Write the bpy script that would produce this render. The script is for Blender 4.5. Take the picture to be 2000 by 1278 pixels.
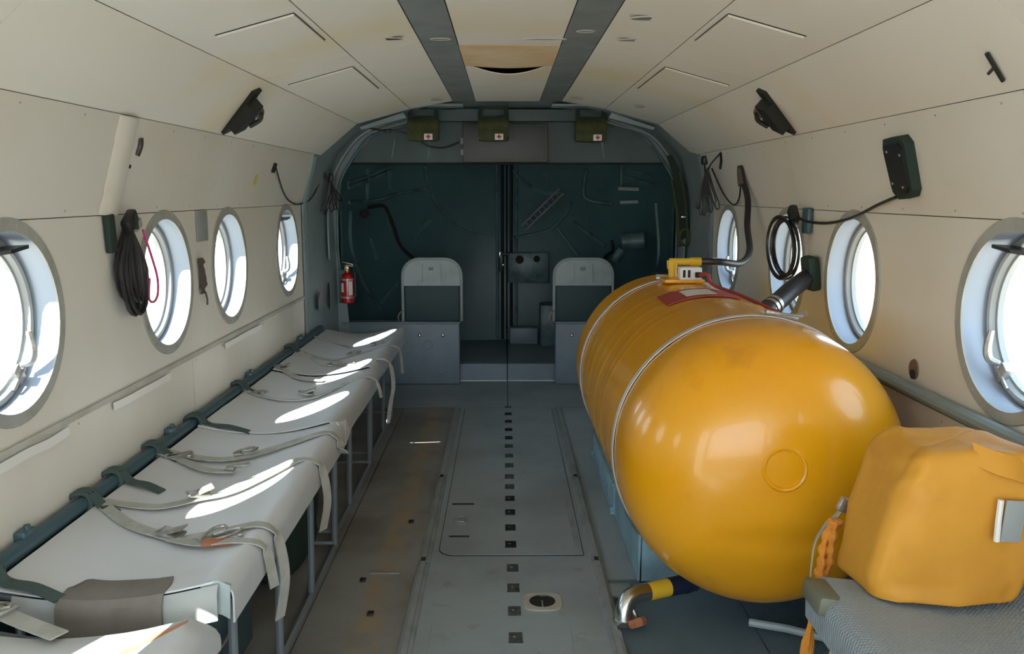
import bpy, bmesh, math, random
from mathutils import Vector, Matrix, Euler, noise
PI = math.pi
sc = bpy.context.scene
for o in list(bpy.data.objects): bpy.data.objects.remove(o)

# ------------------------------------------------------------------ camera
F_PX = 1740.0
th, yaw = math.atan(261/F_PX), math.atan(15/F_PX)
FW = Vector((math.sin(yaw)*math.cos(th), math.cos(yaw)*math.cos(th), -math.sin(th)))
RT = Vector((math.cos(yaw), -math.sin(yaw), 0)); UP = RT.cross(FW)
cd = bpy.data.cameras.new('camera'); cam = bpy.data.objects.new('camera', cd); sc.collection.objects.link(cam)
cd.sensor_width = 36; cd.lens = 36*F_PX/2000; cd.clip_start = .05
M = Matrix((RT, UP, -FW)).transposed().to_4x4(); M.translation = (-.02, 0, 1.27); cam.matrix_world = M
sc.camera = cam
# ------------------------------------------------------------------ light
w = bpy.data.worlds.new('sky'); sc.world = w; w.use_nodes = True
nt = w.node_tree; bg = nt.nodes['Background']
tc = nt.nodes.new('ShaderNodeTexCoord'); sp = nt.nodes.new('ShaderNodeSeparateXYZ'); rp = nt.nodes.new('ShaderNodeValToRGB')
nt.links.new(tc.outputs['Generated'], sp.inputs[0]); nt.links.new(sp.outputs['Z'], rp.inputs[0]); nt.links.new(rp.outputs[0], bg.inputs[0])
rp.color_ramp.elements[0].position = 0; rp.color_ramp.elements[0].color = (.80, .76, .68, 1)     # sunlit concrete below the horizon
rp.color_ramp.elements[1].position = .35; rp.color_ramp.elements[1].color = (.62, .79, 1, 1)
e = rp.color_ramp.elements.new(.03); e.color = (.86, .93, 1, 1)
bg.inputs[1].default_value = 5.0
sd = bpy.data.lights.new('sun', 'SUN'); sun = bpy.data.objects.new('sun', sd); sc.collection.objects.link(sun)
sd.energy = 26; sd.angle = .009; sd.color = (1, .95, .87)
sun.rotation_euler = Vector((1, .92, -1.18)).to_track_quat('-Z', 'Y').to_euler()
sc.view_settings.view_transform = 'Standard'; sc.view_settings.look = 'None'
sc.view_settings.gamma = 1; sc.view_settings.use_curve_mapping = False
sc.view_settings.exposure = 0.30

# ------------------------------------------------------------------ materials
MT = {}
def mat(name, col, rough=.6, metal=0, var=None, var2=None, bump=None, coat=0, spec=.5):
    m = bpy.data.materials.new(name); m.use_nodes = True; MT[name] = m
    n, l = m.node_tree.nodes, m.node_tree.links; b = n['Principled BSDF']
    b.inputs['Base Color'].default_value = (*col, 1); b.inputs['Roughness'].default_value = rough
    b.inputs['Metallic'].default_value = metal; b.inputs['Coat Weight'].default_value = coat
    b.inputs['Specular IOR Level'].default_value = spec
    t = n.new('ShaderNodeTexCoord'); cur = None
    for v in (var, var2):
        if not v: continue
        scale, c2, lo, hi = v[:4]
        x = n.new('ShaderNodeTexNoise'); x.inputs['Scale'].default_value = scale; x.inputs['Detail'].default_value = 6
        x.inputs['Roughness'].default_value = .6
        if len(v) > 4:
            mp = n.new('ShaderNodeMapping'); mp.inputs['Scale'].default_value = v[4]
            l.new(t.outputs['Object'], mp.inputs[0]); l.new(mp.outputs[0], x.inputs[0])
        else: l.new(t.outputs['Object'], x.inputs[0])
        r = n.new('ShaderNodeMapRange'); r.inputs[1].default_value = lo; r.inputs[2].default_value = hi
        l.new(x.outputs['Fac'], r.inputs[0])
        mx = n.new('ShaderNodeMix'); mx.data_type = 'RGBA'
        l.new(r.outputs[0], mx.inputs[0]); mx.inputs[7].default_value = (*c2, 1)
        if cur: l.new(cur, mx.inputs[6])
        else: mx.inputs[6].default_value = (*col, 1)
        cur = mx.outputs[2]
    if cur: l.new(cur, b.inputs['Base Color'])
    if bump:
        x = n.new('ShaderNodeTexNoise'); x.inputs['Scale'].default_value = bump[0]; x.inputs['Detail'].default_value = 4
        l.new(t.outputs['Object'], x.inputs[0])
        bp = n.new('ShaderNodeBump'); bp.inputs['Strength'].default_value = bump[1]; bp.inputs['Distance'].default_value = bump[2] if len(bump) > 2 else .003
        l.new(x.outputs['Fac'], bp.inputs['Height']); l.new(bp.outputs[0], b.inputs['Normal'])
    return m
def masked(m, col, axis, centre, half, soft=.4, rough_scale=9, amt=.8):
    """worn paint band of its own colour: |coord - centre| < half, broken up by noise"""
    n, l = m.node_tree.nodes, m.node_tree.links; b = n['Principled BSDF']
    src = b.inputs['Base Color'].links[0].from_socket if b.inputs['Base Color'].links else None
    t = n.new('ShaderNodeTexCoord'); s = n.new('ShaderNodeSeparateXYZ'); l.new(t.outputs['Object'], s.inputs[0])
    a = n.new('ShaderNodeMath'); a.operation = 'SUBTRACT'; l.new(s.outputs[axis], a.inputs[0]); a.inputs[1].default_value = centre
    c = n.new('ShaderNodeMath'); c.operation = 'ABSOLUTE'; l.new(a.outputs[0], c.inputs[0])
    r = n.new('ShaderNodeMapRange'); l.new(c.outputs[0], r.inputs[0]); r.inputs[1].default_value = half; r.inputs[2].default_value = half*soft
    x = n.new('ShaderNodeTexNoise'); x.inputs['Scale'].default_value = rough_scale; x.inputs['Detail'].default_value = 8
    l.new(t.outputs['Object'], x.inputs[0])
    q = n.new('ShaderNodeMapRange'); l.new(x.outputs['Fac'], q.inputs[0]); q.inputs[1].default_value = .34; q.inputs[2].default_value = .56; q.inputs[4].default_value = amt
    mu = n.new('ShaderNodeMath'); mu.operation = 'MULTIPLY'; l.new(r.outputs[0], mu.inputs[0]); l.new(q.outputs[0], mu.inputs[1])
    mx = n.new('ShaderNodeMix'); mx.data_type = 'RGBA'; l.new(mu.outputs[0], mx.inputs[0])
    if src: l.new(src, mx.inputs[6])
    else: mx.inputs[6].default_value = b.inputs['Base Color'].default_value
    mx.inputs[7].default_value = (*col, 1); l.new(mx.outputs[2], b.inputs['Base Color'])
def tread(m, scale=60, dist=.004):
    n, l = m.node_tree.nodes, m.node_tree.links; b = n['Principled BSDF']
    t = n.new('ShaderNodeTexCoord'); out = []
    for a in (PI/4, -PI/4):
        mp = n.new('ShaderNodeMapping'); mp.inputs['Rotation'].default_value = (0, 0, a); l.new(t.outputs['Object'], mp.inputs[0])
        wv = n.new('ShaderNodeTexWave'); wv.inputs['Scale'].default_value = scale; l.new(mp.outputs[0], wv.inputs[0]); out.append(wv)
    mu = n.new('ShaderNodeMath'); mu.operation = 'MAXIMUM'; l.new(out[0].outputs['Fac'], mu.inputs[0]); l.new(out[1].outputs['Fac'], mu.inputs[1])
    bp = n.new('ShaderNodeBump'); bp.inputs['Strength'].default_value = .7; bp.inputs['Distance'].default_value = dist
    l.new(mu.outputs[0], bp.inputs['Height']); l.new(bp.outputs[0], b.inputs['Normal'])
CREAM = (.735, .712, .65)
mat('cream', CREAM, .42, var=(1.3, (.69, .64, .54), .42, .7), var2=(5, (.58, .48, .32), .68, .82), bump=(2.6, .5, .014))
mat('ceiling_cream', (.78, .745, .66), .5, var=(1.1, (.76, .66, .42), .50, .74), var2=(4, (.68, .55, .34), .66, .8), bump=(5, .25, .004))
mat('stained_tan', (.66, .46, .24), .6, var=(3, (.72, .60, .42), .45, .65), bump=(6, .3, .004))
mat('gap_dark', (.02, .02, .018), .9)
mat('grey_channel', (.21, .235, .235), .5, var=(6, (.16, .18, .18), .45, .65), bump=(15, .3, .003))
mat('batten_grey', (.50, .49, .44), .5, var=(5, (.40, .38, .33), .45, .65))
mat('flange_grey', (.38, .385, .35), .45, var=(9, (.30, .30, .27), .45, .65))
mat('reveal_white', (.31, .36, .43), .35)
mat('frame_grey', (.30, .31, .305), .35)
mat('teal', (.068, .142, .158), .42, var=(2, (.05, .11, .125), .4, .6), var2=(9, (.08, .14, .155), .6, .75), bump=(6, .3, .004))
mat('teal_rib', (.10, .185, .205), .38, var=(9, (.05, .09, .1), .45, .65))
mat('teal_grey', (.26, .325, .335), .45, var=(3, (.21, .27, .28), .4, .65), bump=(6, .2, .003))
mat('teal_low', (.035, .07, .078), .6)
mat('teal_dark', (.075, .12, .125), .5, var=(3, (.055, .09, .095), .4, .65))
mat('locker_grey', (.115, .12, .12), .5, var=(4, (.09, .095, .095), .4, .65))
mat('box_blue', (.22, .29, .34), .45, var=(3, (.17, .23, .27), .4, .65), bump=(5, .2, .003))
mat('seat_grey', (.36, .43, .43), .45, var=(8, (.28, .34, .34), .5, .7))
mat('floor_grey', (.30, .35, .37), .42, var=(2.2, (.235, .27, .285), .42, .65), var2=(11, (.22, .23, .22), .60, .72), bump=(30, .15, .002))
mf = mat('floor_left', (.255, .255, .24), .5, var=(2.5, (.175, .16, .135), .42, .62), var2=(12, (.27, .24, .19), .58, .75), bump=(60, .4, .003))
masked(mf, (.31, .235, .155), 'X', -.425, .055, amt=.9)
mr = mat('floor_right', (.13, .19, .225), .45, var=(2.5, (.10, .15, .18), .42, .62), var2=(5, (.22, .19, .15), .64, .76)); tread(mr)
mat('rail_grey', (.27, .30, .305), .4, var=(8, (.20, .22, .22), .45, .65))
mat('yellow_paint', (.80, .36, .004), .27, var=(2.2, (.76, .325, .004), .4, .68), var2=(5, (.64, .26, .008), .62, .78), coat=.3, bump=(5, .12, .01))
mat('yellow_bag', (.62, .29, .025), .62, var=(4, (.53, .235, .018), .4, .65), bump=(11, .5, .008))
mat('yellow_part', (.78, .48, .03), .35)
mat('orange_rope', (.75, .28, .03), .8, bump=(160, 1, .003))
mat('steel', (.6, .6, .58), .25, 1)
mat('steel_dull', (.5, .5, .48), .45, .8, var=(30, (.35, .33, .3), .4, .6))
mat('band_steel', (.52, .49, .45), .45, .6)
mat('rubber', (.014, .014, .016), .4)
mat('black_plastic', (.012, .014, .014), .4)
mat('dark_green_cloth', (.012, .03, .022), .75, bump=(30, .4, .003))
mat('olive', (.075, .085, .03), .8, var=(14, (.05, .06, .025), .4, .6), bump=(50, .5, .003))
mat('brown_cloth', (.10, .075, .06), .8, bump=(30, .5, .003))
mat('red_paint', (.50, .012, .015), .25, coat=.5)
mat('red_plain', (.55, .02, .02), .5)
mat('maroon', (.38, .04, .035), .5)
mat('magenta', (.5, .06, .2), .5)
mat('white_paint', (.78, .78, .76), .45)
mat('white_label', (.78, .77, .73), .35)
mat('yellow_sticker', (.62, .5, .15), .6)
mat('placard_grey', (.30, .33, .32), .5)
mat('vinyl', (.66, .68, .70), .36, var=(2, (.61, .625, .635), .4, .65), var2=(7, (.52, .50, .45), .66, .8), bump=(5, .3, .006))
mv = mat('vinyl_mesh', (.27, .32, .35), .55, var=(2, (.32, .36, .38), .4, .65), var2=(3, (.30, .26, .2), .66, .78)); tread(mv, 45, .003)
mat('vinyl_grey', (.36, .39, .385), .5, var=(5, (.30, .32, .31), .4, .6), bump=(9, .3, .004))
mat('tape_brown', (.155, .14, .115), .6, var=(5, (.20, .18, .15), .45, .65), bump=(14, .6, .006))
mat('webbing', (.46, .46, .42), .75, var=(18, (.36, .36, .31), .4, .65), bump=(120, .4, .002))
mat('webbing_pale', (.58, .58, .54), .75, var=(18, (.42, .42, .38), .4, .65), bump=(120, .4, .002))
mat('leather_rust', (.36, .13, .06), .6)
mat('plug_brown', (.16, .09, .06), .5)
mat('pad_grey', (.075, .085, .085), .5, var=(60, (.03, .035, .035), .4, .6))
mat('peel_orange', (.62, .24, .09), .55, var=(12, (.45, .22, .12), .4, .6))
mat('green_strap', (.055, .085, .08), .8, bump=(60, .5, .003))
mat('tube_teal', (.05, .10, .125), .4)
mat('leg_grey', (.20, .23, .25), .35, .2)
mat('cradle_blue', (.26, .42, .48), .5, var=(10, (.19, .32, .37), .4, .62), bump=(60, .5, .003))
mat('navy', (.012, .018, .045), .45)
mat('brass', (.55, .42, .2), .35, .9)
mat('pale_metal', (.52, .50, .42), .4, .3)
mat('olive_cap', (.13, .135, .095), .5)
g = bpy.data.materials.new('glass'); g.use_nodes = True; MT['glass'] = g
n, l = g.node_tree.nodes, g.node_tree.links; n.clear()
o_ = n.new('ShaderNodeOutputMaterial'); mx = n.new('ShaderNodeMixShader'); tr = n.new('ShaderNodeBsdfTransparent'); gl = n.new('ShaderNodeBsdfGlossy')
tr.inputs[0].default_value = (.93, .96, .96, 1); gl.inputs['Roughness'].default_value = .03; mx.inputs[0].default_value = .05
l.new(tr.outputs[0], mx.inputs[1]); l.new(gl.outputs[0], mx.inputs[2]); l.new(mx.outputs[0], o_.inputs[0])

# ------------------------------------------------------------------ helpers
def off(o):
    v = Vector((0, 0, 0))
    while o: v += o.location; o = o.parent
    return v
def props(o, label=None, cat=None, group=None, kind=None):
    for k, v in (('label', label), ('category', cat), ('group', group), ('kind', kind)):
        if v: o[k] = v
    return o
def thing(name, label, cat, loc, group=None, kind=None):
    o = bpy.data.objects.new(name, None); sc.collection.objects.link(o); o.location = loc; o.empty_display_size = .05
    return props(o, label, cat, group, kind)
class MB:
    def __init__(s): s.v = []; s.f = []
    def add(s, vs, fs):
        k = len(s.v); s.v += [Vector(p) for p in vs]; s.f += [tuple(i+k for i in f) for f in fs]; return s
    def box(s, c, size, bev=0, rot=None, seg=2):
        bm = bmesh.new(); bmesh.ops.create_cube(bm, size=1)
        for v in bm.verts: v.co = Vector((v.co.x*size[0], v.co.y*size[1], v.co.z*size[2]))
        if bev: bmesh.ops.bevel(bm, geom=list(bm.edges), offset=bev, segments=seg, affect='EDGES', profile=.5)
        R = Euler(rot).to_matrix() if rot else Matrix.Identity(3)
        bm.verts.index_update()
        s.add([R @ v.co + Vector(c) for v in bm.verts], [[v.index for v in f.verts] for f in bm.faces]); bm.free(); return s
    def tube(s, pts, r, n=8, closed=False, smooth=0):
        pts = [Vector(p) for p in pts]
        if smooth: pts = cr(pts, smooth, closed)
        N = len(pts); rf = r if callable(r) else (lambda t: r)
        T = []
        for i in range(N):
            a = pts[(i-1) % N] if closed or i > 0 else pts[i]; b = pts[(i+1) % N] if closed or i < N-1 else pts[i]
            t = (b-a); T.append(t.normalized() if t.length > 1e-9 else Vector((0, 0, 1)))
        u = T[0].orthogonal().normalized(); vs = []
        for i in range(N):
            if i: u = (u - T[i]*u.dot(T[i])); u = u.normalized() if u.length > 1e-6 else T[i].orthogonal().normalized()
            v2 = T[i].cross(u); rr = rf(i/max(1, N-1))
            vs += [pts[i] + (u*math.cos(2*PI*k/n) + v2*math.sin(2*PI*k/n))*rr for k in range(n)]
        fs = []
        for i in range(N if closed else N-1):
            j = (i+1) % N
            fs += [(i*n+k, i*n+(k+1) % n, j*n+(k+1) % n, j*n+k) for k in range(n)]
        if not closed: fs += [tuple(range(n))[::-1], tuple((N-1)*n+k for k in range(n))]
        return s.add(vs, fs)
    def lathe(s, prof, o, ax, n=32, closed=False):
        """prof = [(radius, distance along ax)]"""
        o = Vector(o); ax = Vector(ax).normalized(); u = ax.orthogonal().normalized()
        if abs(ax.z) < .9: u = Vector((0, 0, 1)) - ax*ax.z; u.normalize()
        v2 = ax.cross(u); vs = []
        for (r, t) in prof: vs += [o + ax*t + (u*math.cos(2*PI*k/n)+v2*math.sin(2*PI*k/n))*max(r, 1e-4) for k in range(n)]
        m = len(prof); fs = []
        for i in range(m if closed else m-1):
            j = (i+1) % m
            fs += [(i*n+k, i*n+(k+1) % n, j*n+(k+1) % n, j*n+k) for k in range(n)]
        return s.add(vs, fs)
    def sheet(s, G, t, wrap=False, norm=None):
        """closed slab over a grid of points G[i][j], thickness t against the grid normal (or along norm)"""
        a, b = len(G), len(G[0]); G = [[Vector(p) for p in row] for row in G]; H = []
        for i in range(a):
            for j in range(b):
                if norm: nn = Vector(norm)
                else:
                    i0, i1 = (max(i-1, 0), min(i+1, a-1)); j0, j1 = ((j-1) % b, (j+1) % b) if wrap else (max(j-1, 0), min(j+1, b-1))
                    nn = (G[i1][j]-G[i0][j]).cross(G[i][j1]-G[i][j0]); nn = nn.normalized() if nn.length > 1e-12 else Vector((0, 0, 1))
                H.append(G[i][j] - nn*t)
        vs = [p for r in G for p in r] + H; K = a*b; fs = []; jm = b if wrap else b-1
        for i in range(a-1):
            for j in range(jm):
                q = (i*b+j, (i+1)*b+j, (i+1)*b+(j+1) % b, i*b+(j+1) % b); fs += [q, tuple(x+K for x in q[::-1])]
        for j in range(jm):
            k = (j+1) % b
            fs += [(j, k, K+k, K+j), ((a-1)*b+k, (a-1)*b+j, K+(a-1)*b+j, K+(a-1)*b+k)]
        if not wrap:
            for i in range(a-1): fs += [((i+1)*b, i*b, K+i*b, K+(i+1)*b), (i*b+b-1, (i+1)*b+b-1, K+(i+1)*b+b-1, K+i*b+b-1)]
        return s.add(vs, fs)
    def prism(s, poly, d):
        """polygon of 3-D points extruded by vector d"""
        n = len(poly); P = [Vector(p) for p in poly]; d = Vector(d)
        return s.add(P + [p+d for p in P], [tuple(range(n)), tuple(range(n, 2*n))[::-1]] + [(i, i+n, (i+1) % n+n, (i+1) % n) for i in range(n)])
    def ribbon(s, pts, wd, t=.003, side=None, smooth=6):
        pts = [Vector(p) for p in pts]
        if smooth: pts = cr(pts, smooth)
        N = len(pts); G = []; S = None
        for i in range(N):
            T = (pts[min(i+1, N-1)]-pts[max(i-1, 0)]).normalized()
            if side is not None: S2 = Vector(side)
            elif math.hypot(T.x, T.y) > .45: S2 = Vector((-T.y, T.x, 0)).normalized()
            else: S2 = Vector((.45, .89, 0))*(1 if not S or S.y >= 0 else -1)
            S = S2 if S is None else (S*.6+S2*.4).normalized()
            ww = wd(i/(N-1)) if callable(wd) else wd
            G.append([pts[i]+S*ww/2, pts[i]-S*ww/2])
        return s.sheet(G, t)
    def disc(s, c, r, ax, t, n=20): return s.lathe([(0, 0), (r, 0), (r, t), (0, t)], c, ax, n)
    def build(s, name, m, parent=None, label=None, ang=35, cat=None, group=None, kind=None, flat=False):
        me = bpy.data.meshes.new(name)
        if parent: loc = Vector((0, 0, 0)); o = off(parent)
        elif kind == 'structure': loc = o = Vector((0, 0, 0))
        else:
            lo = [min(p[i] for p in s.v) for i in range(3)]; hi = [max(p[i] for p in s.v) for i in range(3)]
            loc = o = Vector(((lo[0]+hi[0])/2, (lo[1]+hi[1])/2, lo[2]))
        me.from_pydata([p-o for p in s.v], [], s.f); me.materials.append(MT[m])
        bm = bmesh.new(); bm.from_mesh(me); bmesh.ops.recalc_face_normals(bm, faces=list(bm.faces)); bm.to_mesh(me); bm.free()
        if not flat: me.shade_smooth(); me.set_sharp_from_angle(angle=math.radians(ang))
        ob = bpy.data.objects.new(name, me); sc.collection.objects.link(ob); ob.location = loc
        if parent: ob.parent = parent
        return props(ob, label, cat, group, kind)
def cr(p, k, closed=False):
    p = [Vector(q) for q in p]; n = len(p); out = []
    if n < 3 and not closed: return [p[0].lerp(p[-1], i/k) for i in range(k+1)]
    for i in range(n if closed else n-1):
        a, b, c, d = (p[(i+q) % n] if closed else p[min(max(i+q, 0), n-1)] for q in (-1, 0, 1, 2))
        for j in range(k):
            t = j/k; out.append(.5*((2*b)+(c-a)*t+(2*a-5*b+4*c-d)*t*t+(3*b-a-3*c+d)*t**3))
    if not closed: out.append(p[-1])
    return out
def tree(o, loc=None, label=None, mirror=None, parent=None):
    c = o.copy(); sc.collection.objects.link(c)
    if parent: c.parent = parent
    if loc is not None: c.location = loc
    if label: c['label'] = label
    for ch in list(o.children): tree(ch, parent=c)
    return c
rnd = random.Random(7)
def nz(x, y, z=0, s=1): return noise.noise(Vector((x*s, y*s, z*s)))
def circ(c, r, ax, n=24, ry=None):
    ax = Vector(ax).normalized(); u = Vector((0, 0, 1)) if abs(ax.z) < .9 else Vector((1, 0, 0)); u = (u-ax*u.dot(ax)).normalized(); v = ax.cross(u)
    return [Vector(c)+u*math.cos(2*PI*k/n)*r+v*math.sin(2*PI*k/n)*(ry or r) for k in range(n)]

# ------------------------------------------------------------------ cabin shell
PROF = [(1.17, 0), (1.17, .678), (1.17, 1.208), (1.09, 1.49), (.875, 1.67), (.565, 1.755), (.315, 1.80), (.185, 1.80)]
BACK = [(1.184, 1.21), (1.104, 1.50), (.884, 1.685), (.57, 1.77), (.317, 1.815), (.0, 1.815)]
WZ, HOLE = .970, .222
WY = [1.10, 2.07, 3.04, 3.745, 4.745]; CELLS = [.60, 1.585, 2.555, 3.39, 4.245, 5.085]
Y0, Y1 = -1.4, 5.3
def slab(mb, a, b, c, d, out, t): mb.prism([a, b, c, d], Vector(out)*t)
def cell(mb, s, X, yc, ya, yb, za, zb, r, t):
    angs = sorted(set([2*PI*k/48 for k in range(48)] + [math.atan2(z-WZ, y-yc) % (2*PI) for y in (ya, yb) for z in (za, zb)]))
    G = []
    for q in (0, .33, .66, 1):
        row = []
        for a in angs:
            cy, cz = math.cos(a), math.sin(a)
            k = min(((yb-yc) if cy > 0 else (ya-yc))/cy if abs(cy) > 1e-6 else 1e9, ((zb-WZ) if cz > 0 else (za-WZ))/cz if abs(cz) > 1e-6 else 1e9)
            rr = r*(1-q)+k*q; row.append((s*X, yc+cy*rr, WZ+cz*rr))
        G.append(row)
    mb.sheet(G, t, wrap=True, norm=(-s, 0, 0))
def facet(mb, s, i, ya, yb, gap=.0010, t=.003, j=None):
    (xa, za), (xb, zb) = PROF[i], PROF[i+1]; d = Vector((xb-xa, 0, zb-za)).normalized(); nn = Vector((d.z, 0, -d.x))
    A, B = Vector((xa, 0, za))+d*gap, Vector((xb, 0, zb))-d*gap
    gy = max(gap, .0016); P = [Vector((s*p.x, y, p.z)) for p, y in ((A, ya+gy), (B, ya+gy), (B, yb-gy), (A, yb-gy))]
    mb.prism(P, Vector((s*nn.x, 0, nn.z))*t)
def onfacet(s, i, u, y, lift=0):
    (xa, za), (xb, zb) = PROF[i], PROF[i+1]; d = Vector((xb-xa, 0, zb-za)).normalized(); nn = Vector((-d.z, 0, d.x))
    return Vector((s*(xa+(xb-xa)*u+nn.x*lift), y, za+(zb-za)*u+nn.z*lift))
def facet_frame(s, i):
    (xa, za), (xb, zb) = PROF[i], PROF[i+1]; d = Vector((s*(xb-xa), 0, zb-za)).normalized(); nn = Vector((-s*abs(d.z), 0, -abs(d.x)))
    return d, nn

for s, side in ((-1, 'left'), (1, 'right')):
    yw = -.35 if s < 0 else Y0
    m = MB()
    m.prism([(s*1.184, yw, 0), (s*1.184, yw, .64), (s*1.184, 5.085, .64), (s*1.184, 5.085, 0)], (s*.012, 0, 0))
    m.prism([(s*1.184, yw, .64), (s*1.184, yw, 1.22), (s*1.184, CELLS[0], 1.22), (s*1.184, CELLS[0], .64)], (s*.012, 0, 0))
    for k, yc in enumerate(WY): cell(m, s, 1.184, yc, CELLS[k], CELLS[k+1], .64, 1.22, HOLE, .012)
    m.prism([(s*1.184, yw, 1.21), (s*1.104, yw, 1.50), (s*1.104, 5.3, 1.50), (s*1.184, 5.3, 1.21)], (s*.012, 0, 0))
    wall = m.build('wall_'+side, 'gap_dark', kind='structure', flat=True)
    if s < 0:
        m = MB(); m.box((-1.19, -1.3, .75), (.03, .2, 1.5)); m.build('door_jamb', 'cream', wall)
    for j, (a, b) in enumerate(((max(yw, -.3), .6), (.6, 1.85), (1.85, 3.24), (3.24, 4.8), (4.8, 5.085))):     # lower cream panels
        m = MB(); P = [(s*1.17, a+.002, .43), (s*1.17, b-.002, .43), (s*1.17, b-.002, .676), (s*1.17, a+.002, .676)]; m.prism(P, (s*.006, 0, 0)); m.build('lower_panel', 'cream', wall)
    m = MB(); m.prism([(s*1.17, yw, 0), (s*1.17, 5.085, 0), (s*1.17, 5.085, .428), (s*1.17, yw, .428)], (s*.006, 0, 0)); m.build('kick_panel', 'teal_low', wall)
    m = MB()
    for k, yc in enumerate(WY): cell(m, s, 1.17, yc, CELLS[k]+(.002 if k == 0 else 0), CELLS[k+1]-(.002 if k == 4 else 0), .68, 1.2065, HOLE, .006)
    m.build('window_belt_panel', 'cream', wall, flat=True)
    m = MB(); m.prism([(s*1.17, yw, .68), (s*1.17, CELLS[0]-.002, .68), (s*1.17, CELLS[0]-.002, 1.2065), (s*1.17, yw, 1.2065)], (s*.006, 0, 0)); m.build('front_panel', 'cream', wall)
    for a, b in ((yw, 1.0), (1.0, 2.56 if s < 0 else 1.95), (2.56 if s < 0 else 1.95, 3.6), (3.6, 4.63 if s > 0 else 5.12), (4.63, 5.12)):
        if b-a > .05 and not (s < 0 and a == 4.63): m = MB(); facet(m, s, 2, a, b); m.build('upper_panel', 'cream', wall)
    # sill moulding along the wall
    if s < 0:
        m = MB(); m.prism([(s*1.17, .6, .668), (s*1.17, 5.08, .668), (s*1.163, 5.08, .671), (s*1.163, .6, .671)], (0, 0, .017)); m.build('sill_batten', 'batten_grey', wall)
        for a, b in ((1.95, 2.28), (2.55, 3.0), (3.6, 4.15)):
            m = MB(); G = [[(s*(1.1625-.002*nz(y, 3, 0, 9)), y, z+.004*nz(y, z, 0, 8)) for z in (.640, .664)] for y in [a+(b-a)*k/12 for k in range(13)]]
            m.sheet(G, .0015, norm=(s, 0, 0)); m.build('tape_strip', 'white_label', wall)
    else:
        m = MB(); m.tube([(1.148, .6, .712), (1.148, 5.0, .712)], .019, 10); m.build('seat_back_rail', 'teal_grey', wall)
    # screws / rivet heads of the panels
    m = MB()
    for y in [.8+.31*k for k in range(14)]:
        for z in (1.225, 1.47): 
            p = onfacet(s, 2, (z-1.208)/.282, y, .0005); d, nn = facet_frame(s, 2); m.disc(p, .003, nn, .0012, 6)
        m.disc((s*1.17, y, .655), .003, (-s, 0, 0), .0012, 6)
    m.build('rivets', 'flange_grey', wall)

m = MB()
for s in (-1, 1):
    for i in range(1, 5):
        (xa, za), (xb, zb) = BACK[i], BACK[i+1]
        m.prism([(s*xa, Y0, za), (s*xb, Y0, zb), (s*xb, 5.31, zb), (s*xa, 5.31, za)], (s*.004, 0, .012))
ceil = m.build('ceiling', 'gap_dark', kind='structure', flat=True)
GP = dict(gap=.0019, t=.004)
for s in (-1, 1):
    for a, b in ((Y0, 1.76), (1.76, 3.62), (3.62, 4.6), (4.6, 5.3)):
        if s < 0 and a == 4.6: continue
        if s < 0 and a == 3.62: b = 5.3
        m = MB(); facet(m, s, 3, a, b); m.build('ceiling_panel', 'ceiling_cream', ceil)
    for a, b in ((Y0, 1.2), (1.2, 3.27), (3.27, 5.3)):
        m = MB(); facet(m, s, 4, a, b, **GP); m.build('ceiling_panel', 'ceiling_cream', ceil)
    for a, b in ((Y0, 1.3), (1.3, 3.27), (3.27, 4.2 if s < 0 else 5.3), (4.2, 5.3)):
        if b-a > .1 and not (s > 0 and a == 4.2): m = MB(); facet(m, s, 5, a, b, **GP); m.build('ceiling_panel', 'ceiling_cream', ceil)
    for a, b in ((Y0, 1.3), (1.3, 3.33), (3.33, 4.0), (4.0, 5.32)):
        m = MB(); facet(m, s, 6, a, b, **GP); m.build('ceiling_channel', 'grey_channel', ceil)
        mm = MB()
        for y in [a+.12+.21*k for k in range(int((b-a-.1)/.21))]:
            for x in (.2, .3): mm.disc((s*x, y, 1.80), .004, (0, 0, -1), .0015, 6)
        if mm.v: mm.build('screws', 'rail_grey', ceil)
for a, b in ((Y0, 1.35), (1.35, 3.33)):
    m = MB(); m.prism([(-.183, a+.002, 1.80), (.183, a+.002, 1.80), (.183, b-.002, 1.80), (-.183, b-.002, 1.80)], (0, 0, .006)); m.build('centre_panel', 'ceiling_cream', ceil)
# sagging stained flap with the open slit behind it
G = [[(x, y, 1.799-.012*math.cos(x/.19*PI/2)*math.sin((y-3.335)/.50*PI/2)**2) for x in [-.184+.368*k/16 for k in range(17)]] for y in [3.335+.50*k/8 for k in range(9)]]
m = MB(); m.sheet(G, .003, norm=(0, 0, -1)); m.build('stained_flap', 'stained_tan', ceil)
G = [[(x, 3.86+(y-3.86)*1, 1.799-.034*max(0, math.cos(x/.16*PI/2))*(1-(y-3.86)/1.44)**4 if abs(x) < .16 else 1.799) for x in [-.184+.368*k/24 for k in range(25)]] for y in [3.86+1.44*k/16 for k in range(17)]]
m = MB(); m.sheet(G, .003, norm=(0, 0, -1)); m.build('sagging_panel', 'ceiling_cream', ceil)
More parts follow.
